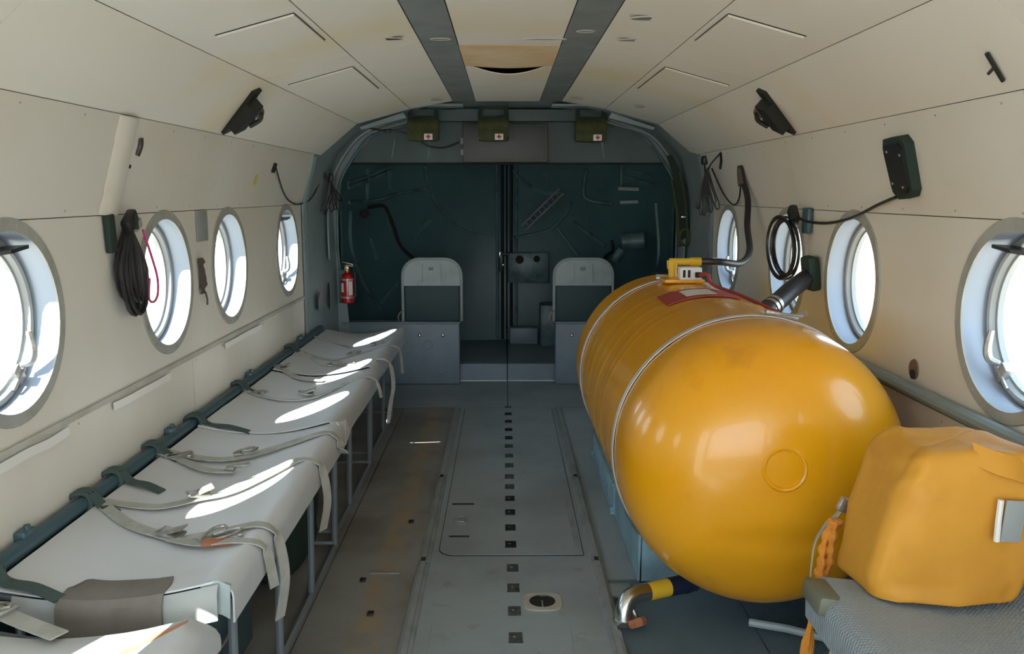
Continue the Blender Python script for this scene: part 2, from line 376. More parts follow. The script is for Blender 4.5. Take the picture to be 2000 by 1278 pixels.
# access hatches in the sloping panels
def hatch(s, i, ua, ub, ya, yb, skew=0.0):
    r = MB(); g_ = .012; d, nn = facet_frame(s, i)
    P = lambda u, y, l=0: onfacet(s, i, u, y)+nn*l
    r.prism([P(ua, ya), P(ub, ya+skew), P(ub, yb+skew), P(ua, yb)], nn*.006); h = r.build('access_hatch', 'ceiling_cream', ceil, ang=20)
    e = MB(); e.prism([P(ua-.01, ya-.011, .0003), P(ub+.01, ya-.011+skew, .0003), P(ub+.01, ya-.002+skew, .0003), P(ua-.01, ya-.002, .0003)], nn*.0008)
    e.prism([P(ub+.002, ya, .0003), P(ub+.012, ya, .0003), P(ub+.012, yb, .0003), P(ub+.002, yb, .0003)], nn*.0006)
    e.build('hatch_seam', 'gap_dark', h)
    e = MB()
    for u, y in ((ua+.06, ya+.03), (ub-.06, ya+.03), (ua+.06, yb-.03), (ub-.06, yb-.03)): e.disc(P(u, y, .0035), .004, nn, .0015, 6)
    e.build('hatch_screws', 'rail_grey', h)
for s in (-1, 1):
    hatch(s, 4, .26, .93, 2.50, 2.92); hatch(s, 4, .12, .9, 3.50, 4.2, 0)
# recessed finger pulls / vent slots
def slot(c, lx, ly, s=1):
    m = MB(); pts = [(c[0]+lx*math.cos(a), c[1]+ly*math.sin(a), c[2]) for a in [2*PI*k/20 for k in range(20)]]
    m.tube(pts, .0022, 6, closed=True); o = m.build('slot_rim', 'batten_grey', ceil)
    m = MB(); m.prism([(p[0], p[1], p[2]+.0005) for p in pts], (0, 0, -.0012)); m.build('slot_opening', 'gap_dark' if s > 0 else 'grey_channel', o)
slot((-.405, 3.10, 1.7825), .045, .022, 1); slot((.41, 3.11, 1.7815), .045, .022, -1); slot((.405, 2.74, 1.7825), .05, .03, -1)
slot((-.24, 3.20, 1.799), .035, .02, -1); slot((.12, 3.20, 1.799), .075, .014, -1); slot((-.41, 5.05, 1.781), .05, .03, -1); slot((.40, 5.0, 1.783), .05, .03, -1)
slot((.70, 4.75, 1.716), .04, .03, -1); slot((.25, 3.05, 1.799), .03, .02, -1)

# ------------------------------------------------------------------ windows
def window(n_, s, yc, shade=False, latch=False):
    r = thing('window_%d' % n_, None, None, (s*1.17, yc, WZ), kind='structure')
    A = (s, 0, 0); o = (s*1.17, yc, WZ)
    m = MB(); m.lathe([(.214, -.005), (.243, -.005), (.246, -.002), (.246, .0), (.214, .0)], o, A, 48, closed=True)
    for k in range(16):
        a = 2*PI*(k+.5)/16; m.disc((s*1.165, yc+.231*math.cos(a), WZ+.231*math.sin(a)), .0042, (-s, 0, 0), .002, 8)
    m.build('flange', 'flange_grey', r)
    m = MB(); m.lathe([(.216, -.003), (.214, .02), (.213, .06), (.208, .080), (.208, .085), (.2215, .085), (.2215, -.003)], o, A, 48, closed=True); m.build('reveal', 'reveal_white', r)
    m = MB(); m.lathe([(.209, .060), (.201, .056), (.195, .060), (.191, .073), (.184, .075), (.184, .090), (.222, .090), (.222, .086), (.208, .080)], o, A, 48, closed=True); m.build('frame', 'frame_grey', r)
    m = MB(); m.lathe([(.0, .082), (.186, .082), (.186, .086), (.0, .086)], o, A, 48); m.build('pane', 'glass', r)
    if latch:
        m = MB(); y, z = yc+.125*1.0, WZ-.125; m.tube([(s*1.228, y, z), (s*1.208, y+.012, z+.01), (s*1.202, y+.016, z+.04), (s*1.207, y+.012, z+.085)], lambda t: .007+.004*math.sin(t*PI), 8, smooth=5)
        m.box((s*1.232, y-.012, z-.02), (.02, .03, .05), .003, rot=(.7, 0, 0)); m.tube([(s*1.225, y-.045, z-.055), (s*1.222, y+.01, z)], .005, 6)
        m.build('latch_handle', 'steel_dull', r)
    if shade:
        m = MB(); m.prism([(s*1.175, yc+.03, WZ+.16), (s*1.175, yc+.11, WZ+.168), (s*1.235, yc+.10, WZ+.165), (s*1.24, yc+.02, WZ+.15)], (0, 0, .009)); m.build('shade_clip', 'black_plastic', r)
    return r
k = 1
for s in (-1, 1):
    for i, y in enumerate(WY):
        window(k, s, y, shade=i in (1, 4) if s < 0 else i == 1, latch=(i in (1, 4)) if s < 0 else i in (1, 4)); k += 1

# ------------------------------------------------------------------ floor
m = MB(); m.prism([(-1.2, Y0, -.012), (1.2, Y0, -.012), (1.2, 5.9, -.012), (-1.2, 5.9, -.012)], (0, 0, -.03))
fl = m.build('floor', 'gap_dark', kind='structure', flat=True)
def plate(name, x0, x1, y0, y1, mt, z=0, g=.002):
    m = MB(); m.prism([(x0+g, y0+g, z-.012), (x1-g, y0+g, z-.012), (x1-g, y1-g, z-.012), (x0+g, y1-g, z-.012)], (0, 0, .012)); return m.build(name, mt, fl)
plate('centre_plate', -.29, .29, Y0, 1.6, 'floor_grey'); plate('centre_plate', -.29, .29, 1.6, 5.22, 'floor_grey')
for a, b in ((Y0, 1.9), (1.9, 3.45), (3.45, 5.22)): plate('walkway_plate', -.62, -.29, a, b, 'floor_left')
plate('under_seat_plate', -1.17, -.62, Y0, 5.22, 'floor_left')
for a, b in ((Y0, 1.7), (1.7, 2.80)): plate('tread_plate', .29, .72, a, b, 'floor_right'); plate('tread_plate', .72, 1.17, a, b, 'floor_right')
plate('side_plate', .29, 1.17, 2.80, 5.22, 'floor_grey')
plate('ramp_plate', -1.17, -.0, 5.225, 5.97, 'floor_grey'); plate('ramp_plate', 0, 1.17, 5.225, 5.97, 'floor_grey')
# raised cargo hatch in the centre, rounded near-left corner
def rrect(x0, x1, y0, y1, rs, z, n=6):
    out = []
    for (cx, cy, a0, r) in ((x1-rs[0], y0+rs[0], -PI/2, rs[0]), (x1-rs[1], y1-rs[1], 0, rs[1]), (x0+rs[2], y1-rs[2], PI/2, rs[2]), (x0+rs[3], y0+rs[3], PI, rs[3])):
        for k in range(n+1): a = a0+PI/2*k/n; out.append((cx+r*math.cos(a), cy+r*math.sin(a), z))
    return out
m = MB(); m.prism(rrect(-.257, .262, 2.998, 5.19, (.008, .02, .02, .06), .0002), (0, 0, .0012)); m.build('hatch_seam', 'gap_dark', fl)
m = MB(); m.prism(rrect(-.254, .259, 3.003, 5.185, (.005, .02, .02, .058), .0), (0, 0, .004)); ht = m.build('cargo_hatch', 'floor_grey', fl)
m = MB(); m.prism(rrect(-.238, .175, 1.75, 2.53, (.03, .03, .03, .03), .0), (0, 0, .0012)); m.build('hatch_seam', 'rail_grey', fl)
m = MB(); m.prism(rrect(-.236, .173, 1.75, 2.528, (.028, .03, .03, .028), .0), (0, 0, .0022)); m.build('access_plate', 'floor_grey', fl)
m = MB(); m.prism(rrect(.232, .252, 3.06, 3.78, (.004,)*4, .004), (0, 0, .0012)); m.build('hinge_strip', 'rail_grey', ht)
# hatch handle and latches
m = MB(); m.tube(circ((-.19, 3.33, .006), .03, (0, 0, 1), 20, .045), .003, 6, closed=True); m.box((-.19, 3.33, .006), (.03, .035, .006), .002); m.build('hatch_handle', 'rail_grey', ht)
m = MB(); m.box((-.19, 3.52, .005), (.09, .012, .004), .001); m.box((-.19, 3.17, .005), (.075, .010, .004), .001); m.build('latch_slot', 'gap_dark', ht)
m = MB()
for k in range(26): m.disc((rnd.uniform(-.24, .24), rnd.uniform(3.1, 5.1), .004), .003, (0, 0, 1), .001, 6)
for k in range(14): m.disc((rnd.uniform(-.24, .24), rnd.uniform(2.55, 2.95), .0), .003, (0, 0, 1), .001, 6)
m.build('screws', 'rail_grey', fl)
# seat rails
for s in (-1, 1):
    for a, b in ((Y0, 1.5), (1.5, 2.93), (2.945, 3.85), (3.865, 5.2)):
        m = MB(); x = s*.300
        m.prism([(x-.022, a, 0), (x-.019, a, .007), (x-.008, a, .009), (x-.008, a, .016), (x+.008, a, .016), (x+.008, a, .009), (x+.019, a, .007), (x+.022, a, 0)], (0, b-a, 0))
        m.build('seat_rail', 'rail_grey', fl)
    for y in (2.9375, 3.8575):
        m = MB(); m.box((s*.300-.002, y, .0165), (.016, .03, .004), .002); m.build('rail_end_hole', 'gap_dark', fl)
# square tie-down sockets on the centre line
for i, y in enumerate([5.202, 5.040, 4.864, 4.690, 4.527, 4.374, 4.205, 4.049, 3.881, 3.739, 3.588, 3.425, 3.259, 3.094, 2.896, 2.740, 2.578, 2.407]):
    zb = .004 if 3.0 < y < 5.18 else (.0022 if y < 2.53 else 0); w_ = .040; hgt = .062
    x = (.002 if y > 2.95 else .006 + (2.95-y)*.01)
    m = MB(); G = [[(x+w_*(a-.5)*(1+.06*nz(y*9, b*3)), y+hgt*(b-.5)*(1+.08*nz(a*3, y*7)), zb+.0012) for a in (0, .33, .66, 1)] for b in (0, .33, .66, 1)]
    m.sheet(G, .0012, norm=(0, 0, 1)); q = m.build('floor_pad', 'black_plastic' if i > 9 and i < 14 or i < 5 else 'pad_grey', fl)
    if i > 7:
        m = MB(); m.disc((x-.004, y+.004, zb+.0012), .0045, (0, 0, 1), .001, 8); m.build('pad_screw', 'steel_dull', q)
# round drain port with its flange
m = MB(); m.sheet([[(.098+r*math.copysign(abs(math.cos(a))**e, math.cos(a)), 2.638+r*math.copysign(abs(math.sin(a))**e, math.sin(a)), .004) for a in [2*PI*k/48 for k in range(48)]] for r, e in ((.041, 1), (.060, .55))], .004, wrap=True, norm=(0, 0, 1))
for a in range(4): m.disc((.098+.058*math.cos(PI/4+a*PI/2), 2.638+.058*math.sin(PI/4+a*PI/2), .004), .006, (0, 0, 1), .001, 8)
pt = m.build('port_flange', 'pale_metal', fl)
m = MB(); m.lathe([(0, -.0), (.040, -.0), (.041, .0045), (.0405, .0045), (.039, .001), (0, .001)], (.098, 2.638, 0), (0, 0, 1), 32); m.build('port_opening', 'black_plastic', pt)
m = MB(); m.tube([(.098, 2.598, .0035), (.098, 2.64, .0035)], .003, 6); m.build('port_bar', 'steel_dull', pt)
# little fittings on the left walkway
for x, y in ((-.385, 3.33), (-.49, 2.80), (-.43, 2.56)):
    m = MB(); m.box((x, y, .003), (.02, .028, .006), .002); m.build('tie_ring_socket', 'black_plastic', fl)
m = MB(); m.box((-.425, 2.855, .002), (.10, .012, .004), .001); m.build('latch_bar', 'rail_grey', fl)
m = MB(); m.box((.345, 2.62, .001), (.035, .08, .003), .001); m.build('slot_opening', 'gap_dark', fl)
m = MB(); m.box((.345, 2.72, .002), (.09, .09, .004), .001); m.build('patch_plate', 'floor_grey', fl)

# ------------------------------------------------------------------ rear of the cabin
OUT = [(1.175, 0), (1.175, .5), (1.175, .9), (1.172, 1.2), (1.10, 1.49), (.985, 1.60), (.88, 1.68), (.57, 1.765), (.315, 1.81), (0, 1.81)]
INN = [(1.02, 0), (1.06, .55), (1.105, .85), (1.105, 1.15), (1.075, 1.36), (.97, 1.53), (.86, 1.64), (.57, 1.72), (.315, 1.745), (0, 1.745)]
def full(L): return [(x, z) for x, z in L] + [(-x, z) for x, z in L[-2::-1]]
m = MB(); m.box((0, 8.0, .9), (2.6, .03, 2.4))  # unseen dark boxes added round the tail to stop light leaking in
m.box((-1.29, 6.6, .9), (.03, 3.0, 2.4)); m.box((1.29, 6.6, .9), (.03, 3.0, 2.4)); m.box((0, 6.6, 2.08), (2.6, 3.0, .03)); m.box((0, 6.95, -.1), (2.6, 2.1, .03))
m.box((-1.24, 5.1, .9), (.1, .02, 2.0)); m.box((1.24, 5.1, .9), (.1, .02, 2.0)); m.box((0, 5.12, 1.96), (2.6, .03, .26))
wb = m.build('wall_back_light_shield', 'gap_dark', kind='structure', flat=True)
Fo, Fi = full(OUT), full(INN)
def lerp2(a, b, t): return (a[0]+(b[0]-a[0])*t, a[1]+(b[1]-a[1])*t)
# side linings between the last window and the arch
for s in (-1, 1):
    L = [p for p in OUT]
    G = [[(s*(x-(.055 if x > 1.0 else .03)*t*min(1, (1.85-z))), 5.088+.77*t, z) for (x, z) in L] for t in [k/8 for k in range(9)]]
    m = MB(); m.sheet(G, .006); m.build('rear_lining', 'teal_grey', wb)
    m = MB()
    for y in (5.10, 5.13, 5.16): m.prism([(s*1.168, y, .45), (s*1.168, y, 1.2), (s*1.10, y, 1.475), (s*1.085, y, 1.475), (s*1.155, y, 1.2), (s*1.155, y, .45)], (0, .012, 0))
    m.build('edge_channel', 'teal_grey', wb)
    m = MB(); p = [(s*1.112, 5.62, z) for z in (.86, 1.12)]+[(s*1.085, 5.62, 1.33), (s*1.0, 5.62, 1.50), (s*.87, 5.62, 1.635), (s*.62, 5.62, 1.725)]
    m.ribbon(p, .055, .01, side=(0, 1, 0)); m.build('frame_flange', 'teal_grey', wb)
    m = MB()
    for z in (.98, 1.06, 1.14): m.box((s*1.13, 5.4, z), (.004, .1, .006), .001)
    m.disc((s*1.136, 5.42, 1.2), .018, (-s, 0, 0), .003, 12); m.disc((s*1.13, 5.35, .62), .06, (-s, 0, 0), .004, 20)
    m.build('lining_fittings', 'rail_grey', wb)
m = MB(); m.lathe([(0, 0), (.028, 0), (.028, .003), (0, .003)], (-1.125, 5.60, .62), (1, 0, 0), 20)
m = MB(); m.sheet([[(-1.128, 5.60+.02*math.cos(a)*r, .63+.085*math.sin(a)*r) for a in [2*PI*k/20 for k in range(20)]] for r in (.05, 1)], .003, wrap=True, norm=(-1, 0, 0)); m.build('lining_opening', 'gap_dark', wb)
# arch plate
G = [[(x, 5.86, z) for x, z in (lerp2(o, i, t) for o, i in zip(Fo, Fi))] for t in (0, .5, 1)]
m = MB(); m.sheet(G, .02, norm=(0, -1, 0)); m.build('arch_frame', 'teal_grey', wb)
m = MB(); m.tube([(x, 5.85, z) for x, z in Fi[1:-1]], .008, 8, smooth=4); m.build('arch_lip', 'teal_rib', wb)
# upper bulkhead between the arch and the doorway head
up = [(x, z) for x, z in Fi if z > 1.47]
m = MB(); m.prism([(-1.0, 5.88, 1.468)] + [(x, 5.88, z) for x, z in reversed(up)] + [(1.0, 5.88, 1.468)], (0, .02, 0)); m.build('upper_bulkhead', 'teal_dark', wb)
m = MB(); m.box((0, 5.885, 1.462), (2.04, .02, .012)); m.build('doorway_head', 'gap_dark', wb)
m = MB(); m.prism([(-.62, 5.72, 1.70), (-.56, 5.72, 1.79), (.56, 5.72, 1.79), (.62, 5.72, 1.70), (.42, 5.72, 1.72), (-.42, 5.72, 1.72)], (0, .1, 0)); m.build('rear_beam', 'teal_dark', wb)
for s in (-1, 1):
    m = MB(); m.prism([(s*.62, 5.42, 1.745), (s*.88, 5.42, 1.66), (s*.87, 5.42, 1.645), (s*.6, 5.42, 1.715)], (0, .06, 0)); m.build('rear_brace', 'teal_grey', wb)
    m = MB(); m.prism([(s*.60, 5.60, 1.715), (s*.86, 5.60, 1.64), (s*.86, 5.60, 1.63), (s*.6, 5.60, 1.70)], (0, .02, 0)); m.build('rear_brace', 'grey_channel', wb)
for x, zt in ((-.37, 1.79), (.37, 1.79)):
    m = MB(); m.box((x, 5.4, 1.782), (.22, .14, .012), .003); m.build('rear_bracket', 'teal_grey', wb)
for x0, x1 in ((-.52, -.505), (.62, .635), (-.75, -.74)):
    m = MB(); m.prism([(x0, 5.875, 1.50), (x1, 5.875, 1.50), (x1*.97, 5.875, 1.62), (x0*.97, 5.875, 1.62)], (0, -.008, 0)); m.build('stiffener', 'teal_rib', wb)
# threshold and tail floor
m = MB(); m.prism([(-1.15, 5.985, -.05), (-.003, 5.985, -.05), (-.003, 5.985, .118), (-1.15, 5.985, .118)], (0, 1.6, 0)); m.build('threshold', 'box_blue', wb)
m = MB(); m.prism([(1.15, 5.985, -.05), (.003, 5.985, -.05), (.003, 5.985, .118), (1.15, 5.985, .118)], (0, 1.6, 0)); m.build('threshold', 'box_blue', wb)
m = MB(); m.box((0, 6.8, 1.66), (2.3, 1.8, .03)); m.build('tail_soffit', 'teal', wb)

# ------------------------------------------------------------------ clamshell cargo doors
def Ysh(x, z):
    a = max(0, 1-(abs(x)/1.12)**2.5)
    return 5.92+1.2*a**.5*(1-.18*((z-.7)/.8)**2)
def on_shell(pts, lift=.012): return [(x, Ysh(x, z)-lift, z) for x, z in pts]
def dens(pts, k=8):
    q = cr([(x, 0, z) for x, z in pts], k); return [(p.x, p.z) for p in q]
doors = {}
for s, n_ in ((-1, 1), (1, 2)):
    G = []
    for i in range(25):
        x = s*(.006+1.108*(math.sin(i/24*PI/2)))
        G.append([(x, Ysh(x, z), z) for z in [.115+1.53*k/14 for k in range(15)]])
    m = MB(); m.sheet(G, .015 if s > 0 else -.015); doors[s] = m.build('door_%d' % n_, 'teal', kind='structure')
def rib(s, pts, r=.015, name='rib', mt='teal_rib', lift=.012):
    m = MB(); m.tube(on_shell(dens(pts), lift), r, 6); m.build(name, mt, doors[s])
for p in ([(-.58, 1.28), (-.52, 1.16), (-.43, 1.07), (-.31, .99), (-.11, .95)], [(-1.09, 1.21), (-.95, 1.22), (-.8, 1.27), (-.59, 1.31)],
          [(-.99, 1.44), (-1.0, 1.23)], [(-.86, 1.44), (-.86, 1.3)], [(-.61, 1.48), (-.61, 1.37)], [(-1.085, 1.15), (-1.09, .95), (-1.07, .77), (-1.02, .58), (-.94, .41)],
          [(-.99, .95), (-.96, .79)], [(-.73, .93), (-.59, 1.07)], [(-1.09, 1.34), (-.86, 1.46)], [(-1.09, 1.31), (-.88, 1.42)], [(-.95, .45), (-.8, .62)]): rib(-1, p)
rib(-1, [(-1.0, 1.17), (-.91, 1.18), (-.88, 1.12), (-.85, 1.02), (-.81, .88), (-.72, .77)], .014, 'cable_duct', 'gap_dark')
for p in ([(.05, 1.45), (.13, 1.36), (.28, 1.28), (.42, 1.28)], [(.4, 1.0), (.56, .79)], [(.52, 1.05), (.76, .87)], [(.6, 1.45), (.6, 1.24), (.8, 1.19)], [(.84, 1.47), (.85, 1.3)],
          [(.04, .92), (.2, .95), (.35, .99)], [(.88, 1.44), (1.02, 1.40)], [(.86, 1.40), (1.04, 1.33)], [(1.05, 1.2), (1.07, .8), (1.0, .5)], [(.35, .99), (.45, 1.1), (.5, 1.2)]): rib(1, p)
for s in (-1, 1):
    for x in (.035, .075):
        m = MB(); m.tube(on_shell([(s*x, .125+1.45*k/16) for k in range(17)], .008), .013, 6)
        m.build('seam_bar', 'teal_rib' if x > .05 else 'gap_dark', doors[s])
    m = MB(); G = [[(s*x, Ysh(x, z)-.016, z) for z in [z0+(z1-z0)*k/5 for k in range(6)]] for x in [x0+(x1-x0)*k/6 for k in range(7)]] if False else None
# raised panels pressed in the door skins
def press(s, x0, x1, z0, z1, mt='teal', lift=.014, name='pressed_panel'):
    G = [[(s*x, Ysh(x, z)-lift, z) for z in [z0+(z1-z0)*k/5 for k in range(6)]] for x in [x0+(x1-x0)*k/6 for k in range(7)]]
    m = MB(); m.sheet(G, lift*.8, norm=(0, -1, 0)); return m.build(name, mt, doors[s])
for a in ((.88, 1.0, .98, 1.14), (.68, .8, .95, 1.2), (.14, .5, .18, .6), (.15, .5, 1.1, 1.4)): press(-1, *a)
for a in ((.62, .82, 1.0, 1.16), (.3, .58, 1.32, 1.46), (.84, 1.0, .5, .8), (.4, .6, .2, .7)): press(1, *a)
# lattice strut, handles, junction box, motor on the right door
m = MB()
for d_ in (-.022, .022): m.tube([(x+d_*.8, Ysh(x, z)-.05, z-d_*.8) for x, z in ((.13, 1.0), (.42, 1.29))], .009, 6)
for t in [k/9 for k in range(1, 9)]:
    x, z = .13+.29*t, 1.0+.29*t; m.tube([(x-.02, Ysh(x, z)-.05, z+.02), (x+.02, Ysh(x, z)-.05, z-.02)], .005, 6)
m.build('door_strut', 'rail_grey', doors[1])
for (a, b) in (((.80, 1.305), (.95, 1.30)), ((.82, 1.205), (.95, 1.21))):
    m = MB(); ya = Ysh(a[0], a[1])-.03; yb = Ysh(b[0], b[1])-.03
    m.tube([(a[0], min(ya, yb)-.02, a[1]), (b[0], min(ya, yb)-.02, b[1])], .014, 8); m.build('grab_handle', 'seat_grey', doors[1])
m = MB(); m.box((.17, Ysh(.2, .7)-.07, .69), (.32, .07, .24), .01); jb = m.build('junction_box', 'teal_rib', doors[1])
m = MB(); m.disc((.10, Ysh(.2, .7)-.106, .755), .033, (0, -1, 0), .004, 20); m.disc((.235, Ysh(.2, .7)-.106, .76), .026, (0, -1, 0), .004, 20); m.build('round_opening', 'gap_dark', jb)
m = MB(); m.lathe([(0, 0), (.05, 0), (.06, .01), (.06, .16), (.05, .17), (0, .17)], (.80, 6.25, .93), (.9, -.2, .1), 16); m.lathe([(0, 0), (.035, 0), (.035, .1), (0, .1)], (.76, 6.3, .80), (.5, -.2, .8), 14); m.build('hinge_motor', 'teal_rib', doors[1])
m = MB(); m.tube(on_shell([(.72, .72), (.76, .80), (.80, .84), (.79, .92)], .06), .012, 8, smooth=5); m.build('motor_cable', 'black_plastic', doors[1])
m = MB(); m.box((.13, 6.85, .18), (.22, .12, .13), .015); m.build('foot_step', 'box_blue', doors[1])
m = MB(); m.box((.36, 6.75, .28), (.22, .2, .32), .015); m.build('pedal_box', 'teal_rib', doors[1])
m = MB(); m.lathe([(0, 0), (.03, 0), (.032, .02), (.02, .03), (0, .03)], (-1.0, 6.3, 1.13), (.2, -1, 0), 16); m.build('door_knob', 'gap_dark', doors[-1])
m = MB(); m.box((-.045, 6.98, .745), (.03, .06, .16), .004); m.box((-.02, 6.95, .80), (.05, .04, .02), .004); lt = m.build('door_latch', 'black_plastic', doors[-1])
m = MB(); m.box((-.055, 6.945, .80), (.012, .01, .045), .002); m.box((-.03, 6.925, .72), (.014, .01, .014), .002); m.build('latch_bolt', 'steel', lt)

# ------------------------------------------------------------------ front of the cabin (behind the photographer)
m = MB()
m.prism([(-1.2, Y0, 0), (-1.08, Y0, 0), (-1.08, Y0, 1.60), (-1.2, Y0, 1.5)], (0, -.03, 0)); m.prism([(1.2, Y0, 0), (1.08, Y0, 0), (1.08, Y0, 1.60), (1.2, Y0, 1.5)], (0, -.03, 0))
m.box((0, Y0-.015, 1.79), (1.2, .03, .06)); m.box((0, Y0-.015, .2), (2.16, .03, .4)); m.build('wall_front', 'cream', kind='structure')

# ------------------------------------------------------------------ left benches
XF = -.605
def seatz(x, y=0, amp=1):
    u = min(1, max(0, (XF-.02-x)/.5))
    return .452-.034*math.sin(PI*min(1, u*1.0))*amp-.012*u
def bench(label, ya, yb, xf, name='folding_bench', s=-1, mt='vinyl', legs=(), rise=0.0, xb=1.115, lz=.365, sag=1.0, end_roll=0.0, group='folding benches along the left wall'):
    t = thing(name, label, 'bench', (s*.85, (ya+yb)/2, 0), group)
    prof = []
    XX = abs(xf)
    for k in range(13):
        u = k/12; prof.append((XX+.03+(xb-XX-.03)*(1-u), None, u))
    G = []
    ny = max(10, int((yb-ya)/.07))
    for j in range(ny+1):
        v = j/ny; y = ya+(yb-ya)*v; row = []
        er = end_roll*(1-min(1, (1-v)*(yb-ya)/.09))**2 if end_roll else 0
        tw = rise*(1-v)*.5
        for (x, _, u) in prof:
            z = .452-.034*sag*math.sin(PI*(1-u))-.012*(1-u)+.006*math.sin(v*PI*2.0+u*2)*(.3+u*.5)*.6+.0025*nz(x, y, 1, 7)+tw-er
            row.append((s*x, y+.008*nz(x, v*5, 2, 4)*(1 if 0 < j < ny else .6), z))
        zt = .452+tw-er; wv = .004*nz(0, y, 0, 5)
        for a in (20, 45, 70, 90): row.append((s*(XX+.03-.03*math.sin(math.radians(a))), y, zt-.03+.03*math.cos(math.radians(a))))
        row += [(s*(XX-wv), y, zt-.05), (s*(XX+.001+wv), y, lz+tw*.4-er*.3)]
        G.append(row)
    m = MB(); m.sheet(G, .004 if s < 0 else -.004); cover = m.build('seat_cover', mt, t, ang=60)
    m = MB(); xr = XX+.024
    m.tube([(s*xr, ya+.03, .405), (s*xr, yb-.03, .405)], .011, 8); m.tube([(s*(xb-.01), ya+.03, .415), (s*(xb-.01), yb-.03, .415)], .011, 8)
    for y in (ya+.03, (ya+yb)/2, yb-.03): m.tube([(s*xr, y, .405), (s*(XX+.26), y, .375), (s*(xb-.01), y, .415)], .009, 8, smooth=4)
    m.build('seat_frame', 'leg_grey', t)
    for y in legs:
        m = MB(); m.tube([(s*xr, y, .405), (s*(xr+.012), y+.02, .006)], .0105, 8); m.build('leg', 'leg_grey', t)
    if legs:
        m = MB(); m.tube([(s*(xr+.012), legs[0]+.02, .010), (s*(xr+.012), legs[-1]+.02, .010)], .010, 8); m.build('floor_bar', 'leg_grey', t)
        for y in (legs[0], legs[-1]):
            m = MB(); m.tube([(s*(xb-.02), y, .415), (s*(xb-.03), y, .01)], .010, 8); m.build('leg', 'leg_grey', t)
            m = MB(); m.tube([(s*(xb-.03), y, .03), (s*(xr+.012), y, .03)], .007, 8); m.build('cross_bar', 'leg_grey', t)
    return t, cover
bA, cA = bench('white folding bench nearest the camera with a peeled orange patch', .75, 1.70, .60, legs=(.9, 1.60), end_roll=.05)
bB, cB = bench('long folding bench with brown tape across its near end', 1.79, 3.12, .598, legs=(1.86, 2.26, 2.66, 3.05))
bC, cC = bench('white folding bench with a torn front corner flap, third from camera', 3.10, 4.12, .618, legs=(3.16, 3.48, 4.02), rise=.012)
bD, cD = bench('white folding bench against the rear frame, farthest from camera', 4.14, 5.42, .635, legs=(4.17, 4.62, 4.98), rise=.012)
# details of the covers
m = MB()                                                    # near end valance of bench B
def endflap(x0, x1, z_lo, dy=0):
    G = []
    for k in range(11):
        x = x0+(x1-x0)*k/10; u = (-XF-.02+x*-1)
        zt = seatz(x)+.001; G.append([(x, 1.786-dy, zt), (x, 1.776-dy, zt-.02), (x, 1.774-dy, zt-z_lo)])
    return G
m = MB(); m.sheet(endflap(-.75, -.625, .075), .003); m.build('end_flap', 'vinyl_grey', bB)
m = MB(); m.sheet(endflap(-1.06, -.955, .06), .003); m.build('end_flap', 'vinyl_grey', bB)
G = []
for k in range(17):
    x = -.965+.225*k/16; j = .006*nz(x, 0, 0, 14)
    zz = seatz(x)+.006
    G.append([(x+.03 if k == 0 else x-(.0 if k < 14 else .01), 1.885+.012*nz(x, 2, 0, 8)-.03*(k/16)*.6, zz), (x, 1.83, zz+.002+.004*nz(x, 5, 0, 20)), (x, 1.782, zz), (x, 1.770, zz-.015+j), (x, 1.766, zz-.05), (x-.0, 1.77, zz-.075-.008*math.sin(k/16*PI))])
m = MB(); m.sheet(G, .003); m.build('tape_patch', 'tape_brown', bB, label='brown tape patch across the bench end')
m = MB(); G = [[(-.665+.064*a, 1.778+.03*b*(1-a*.3), .452-.004+.014*math.sin(PI*a)*(1-b*.5)-(.0 if b else .07)) for b in (0, .5, 1)] for a in (0, .25, .5, .75, 1)]
m.sheet(G, .003); m.build('torn_corner', 'seat_grey', bB, label='torn pale corner')
m = MB(); G = [[(-.74+.11*a, 1.50+.10*a+.02*b+.012*math.sin(PI*a)*(1 if b > .5 else -1), seatz(-.74+.11*a)+.006+.002*math.sin(b*3)) for b in (0, .5, 1)] for a in [k/8 for k in range(9)]]
m.sheet(G, .002); m.build('peeled_patch', 'peel_orange', bA, label='peeled orange patch')
m = MB(); m.prism([(-.62, 3.10, .462), (-.60, 3.16, .455), (-.592, 3.20, .40), (-.596, 3.12, .37), (-.605, 3.09, .43)], (.004, 0, .001)); m.build('torn_flap', 'vinyl', bC)

# tube along the wall behind the benches
t = thing('bench_mounting_tube', 'dark teal tube along the left wall behind the benches', 'rail', (-1.145, 3.1, .45))
m = MB(); m.tube([(-1.145, .7, .452), (-1.145, 5.4, .452)], .021, 12); m.build('tube', 'tube_teal', t)
for y in (1.0, 2.02, 2.95, 3.9, 4.9):
    m = MB(); m.box((-1.155, y, .468), (.03, .05, .035), .006); m.lathe([(0, 0), (.008, 0), (.008, .012), (0, .012)], (-1.148, y, .484), (0, 0, 1), 8); m.build('bracket', 'tube_teal', t)
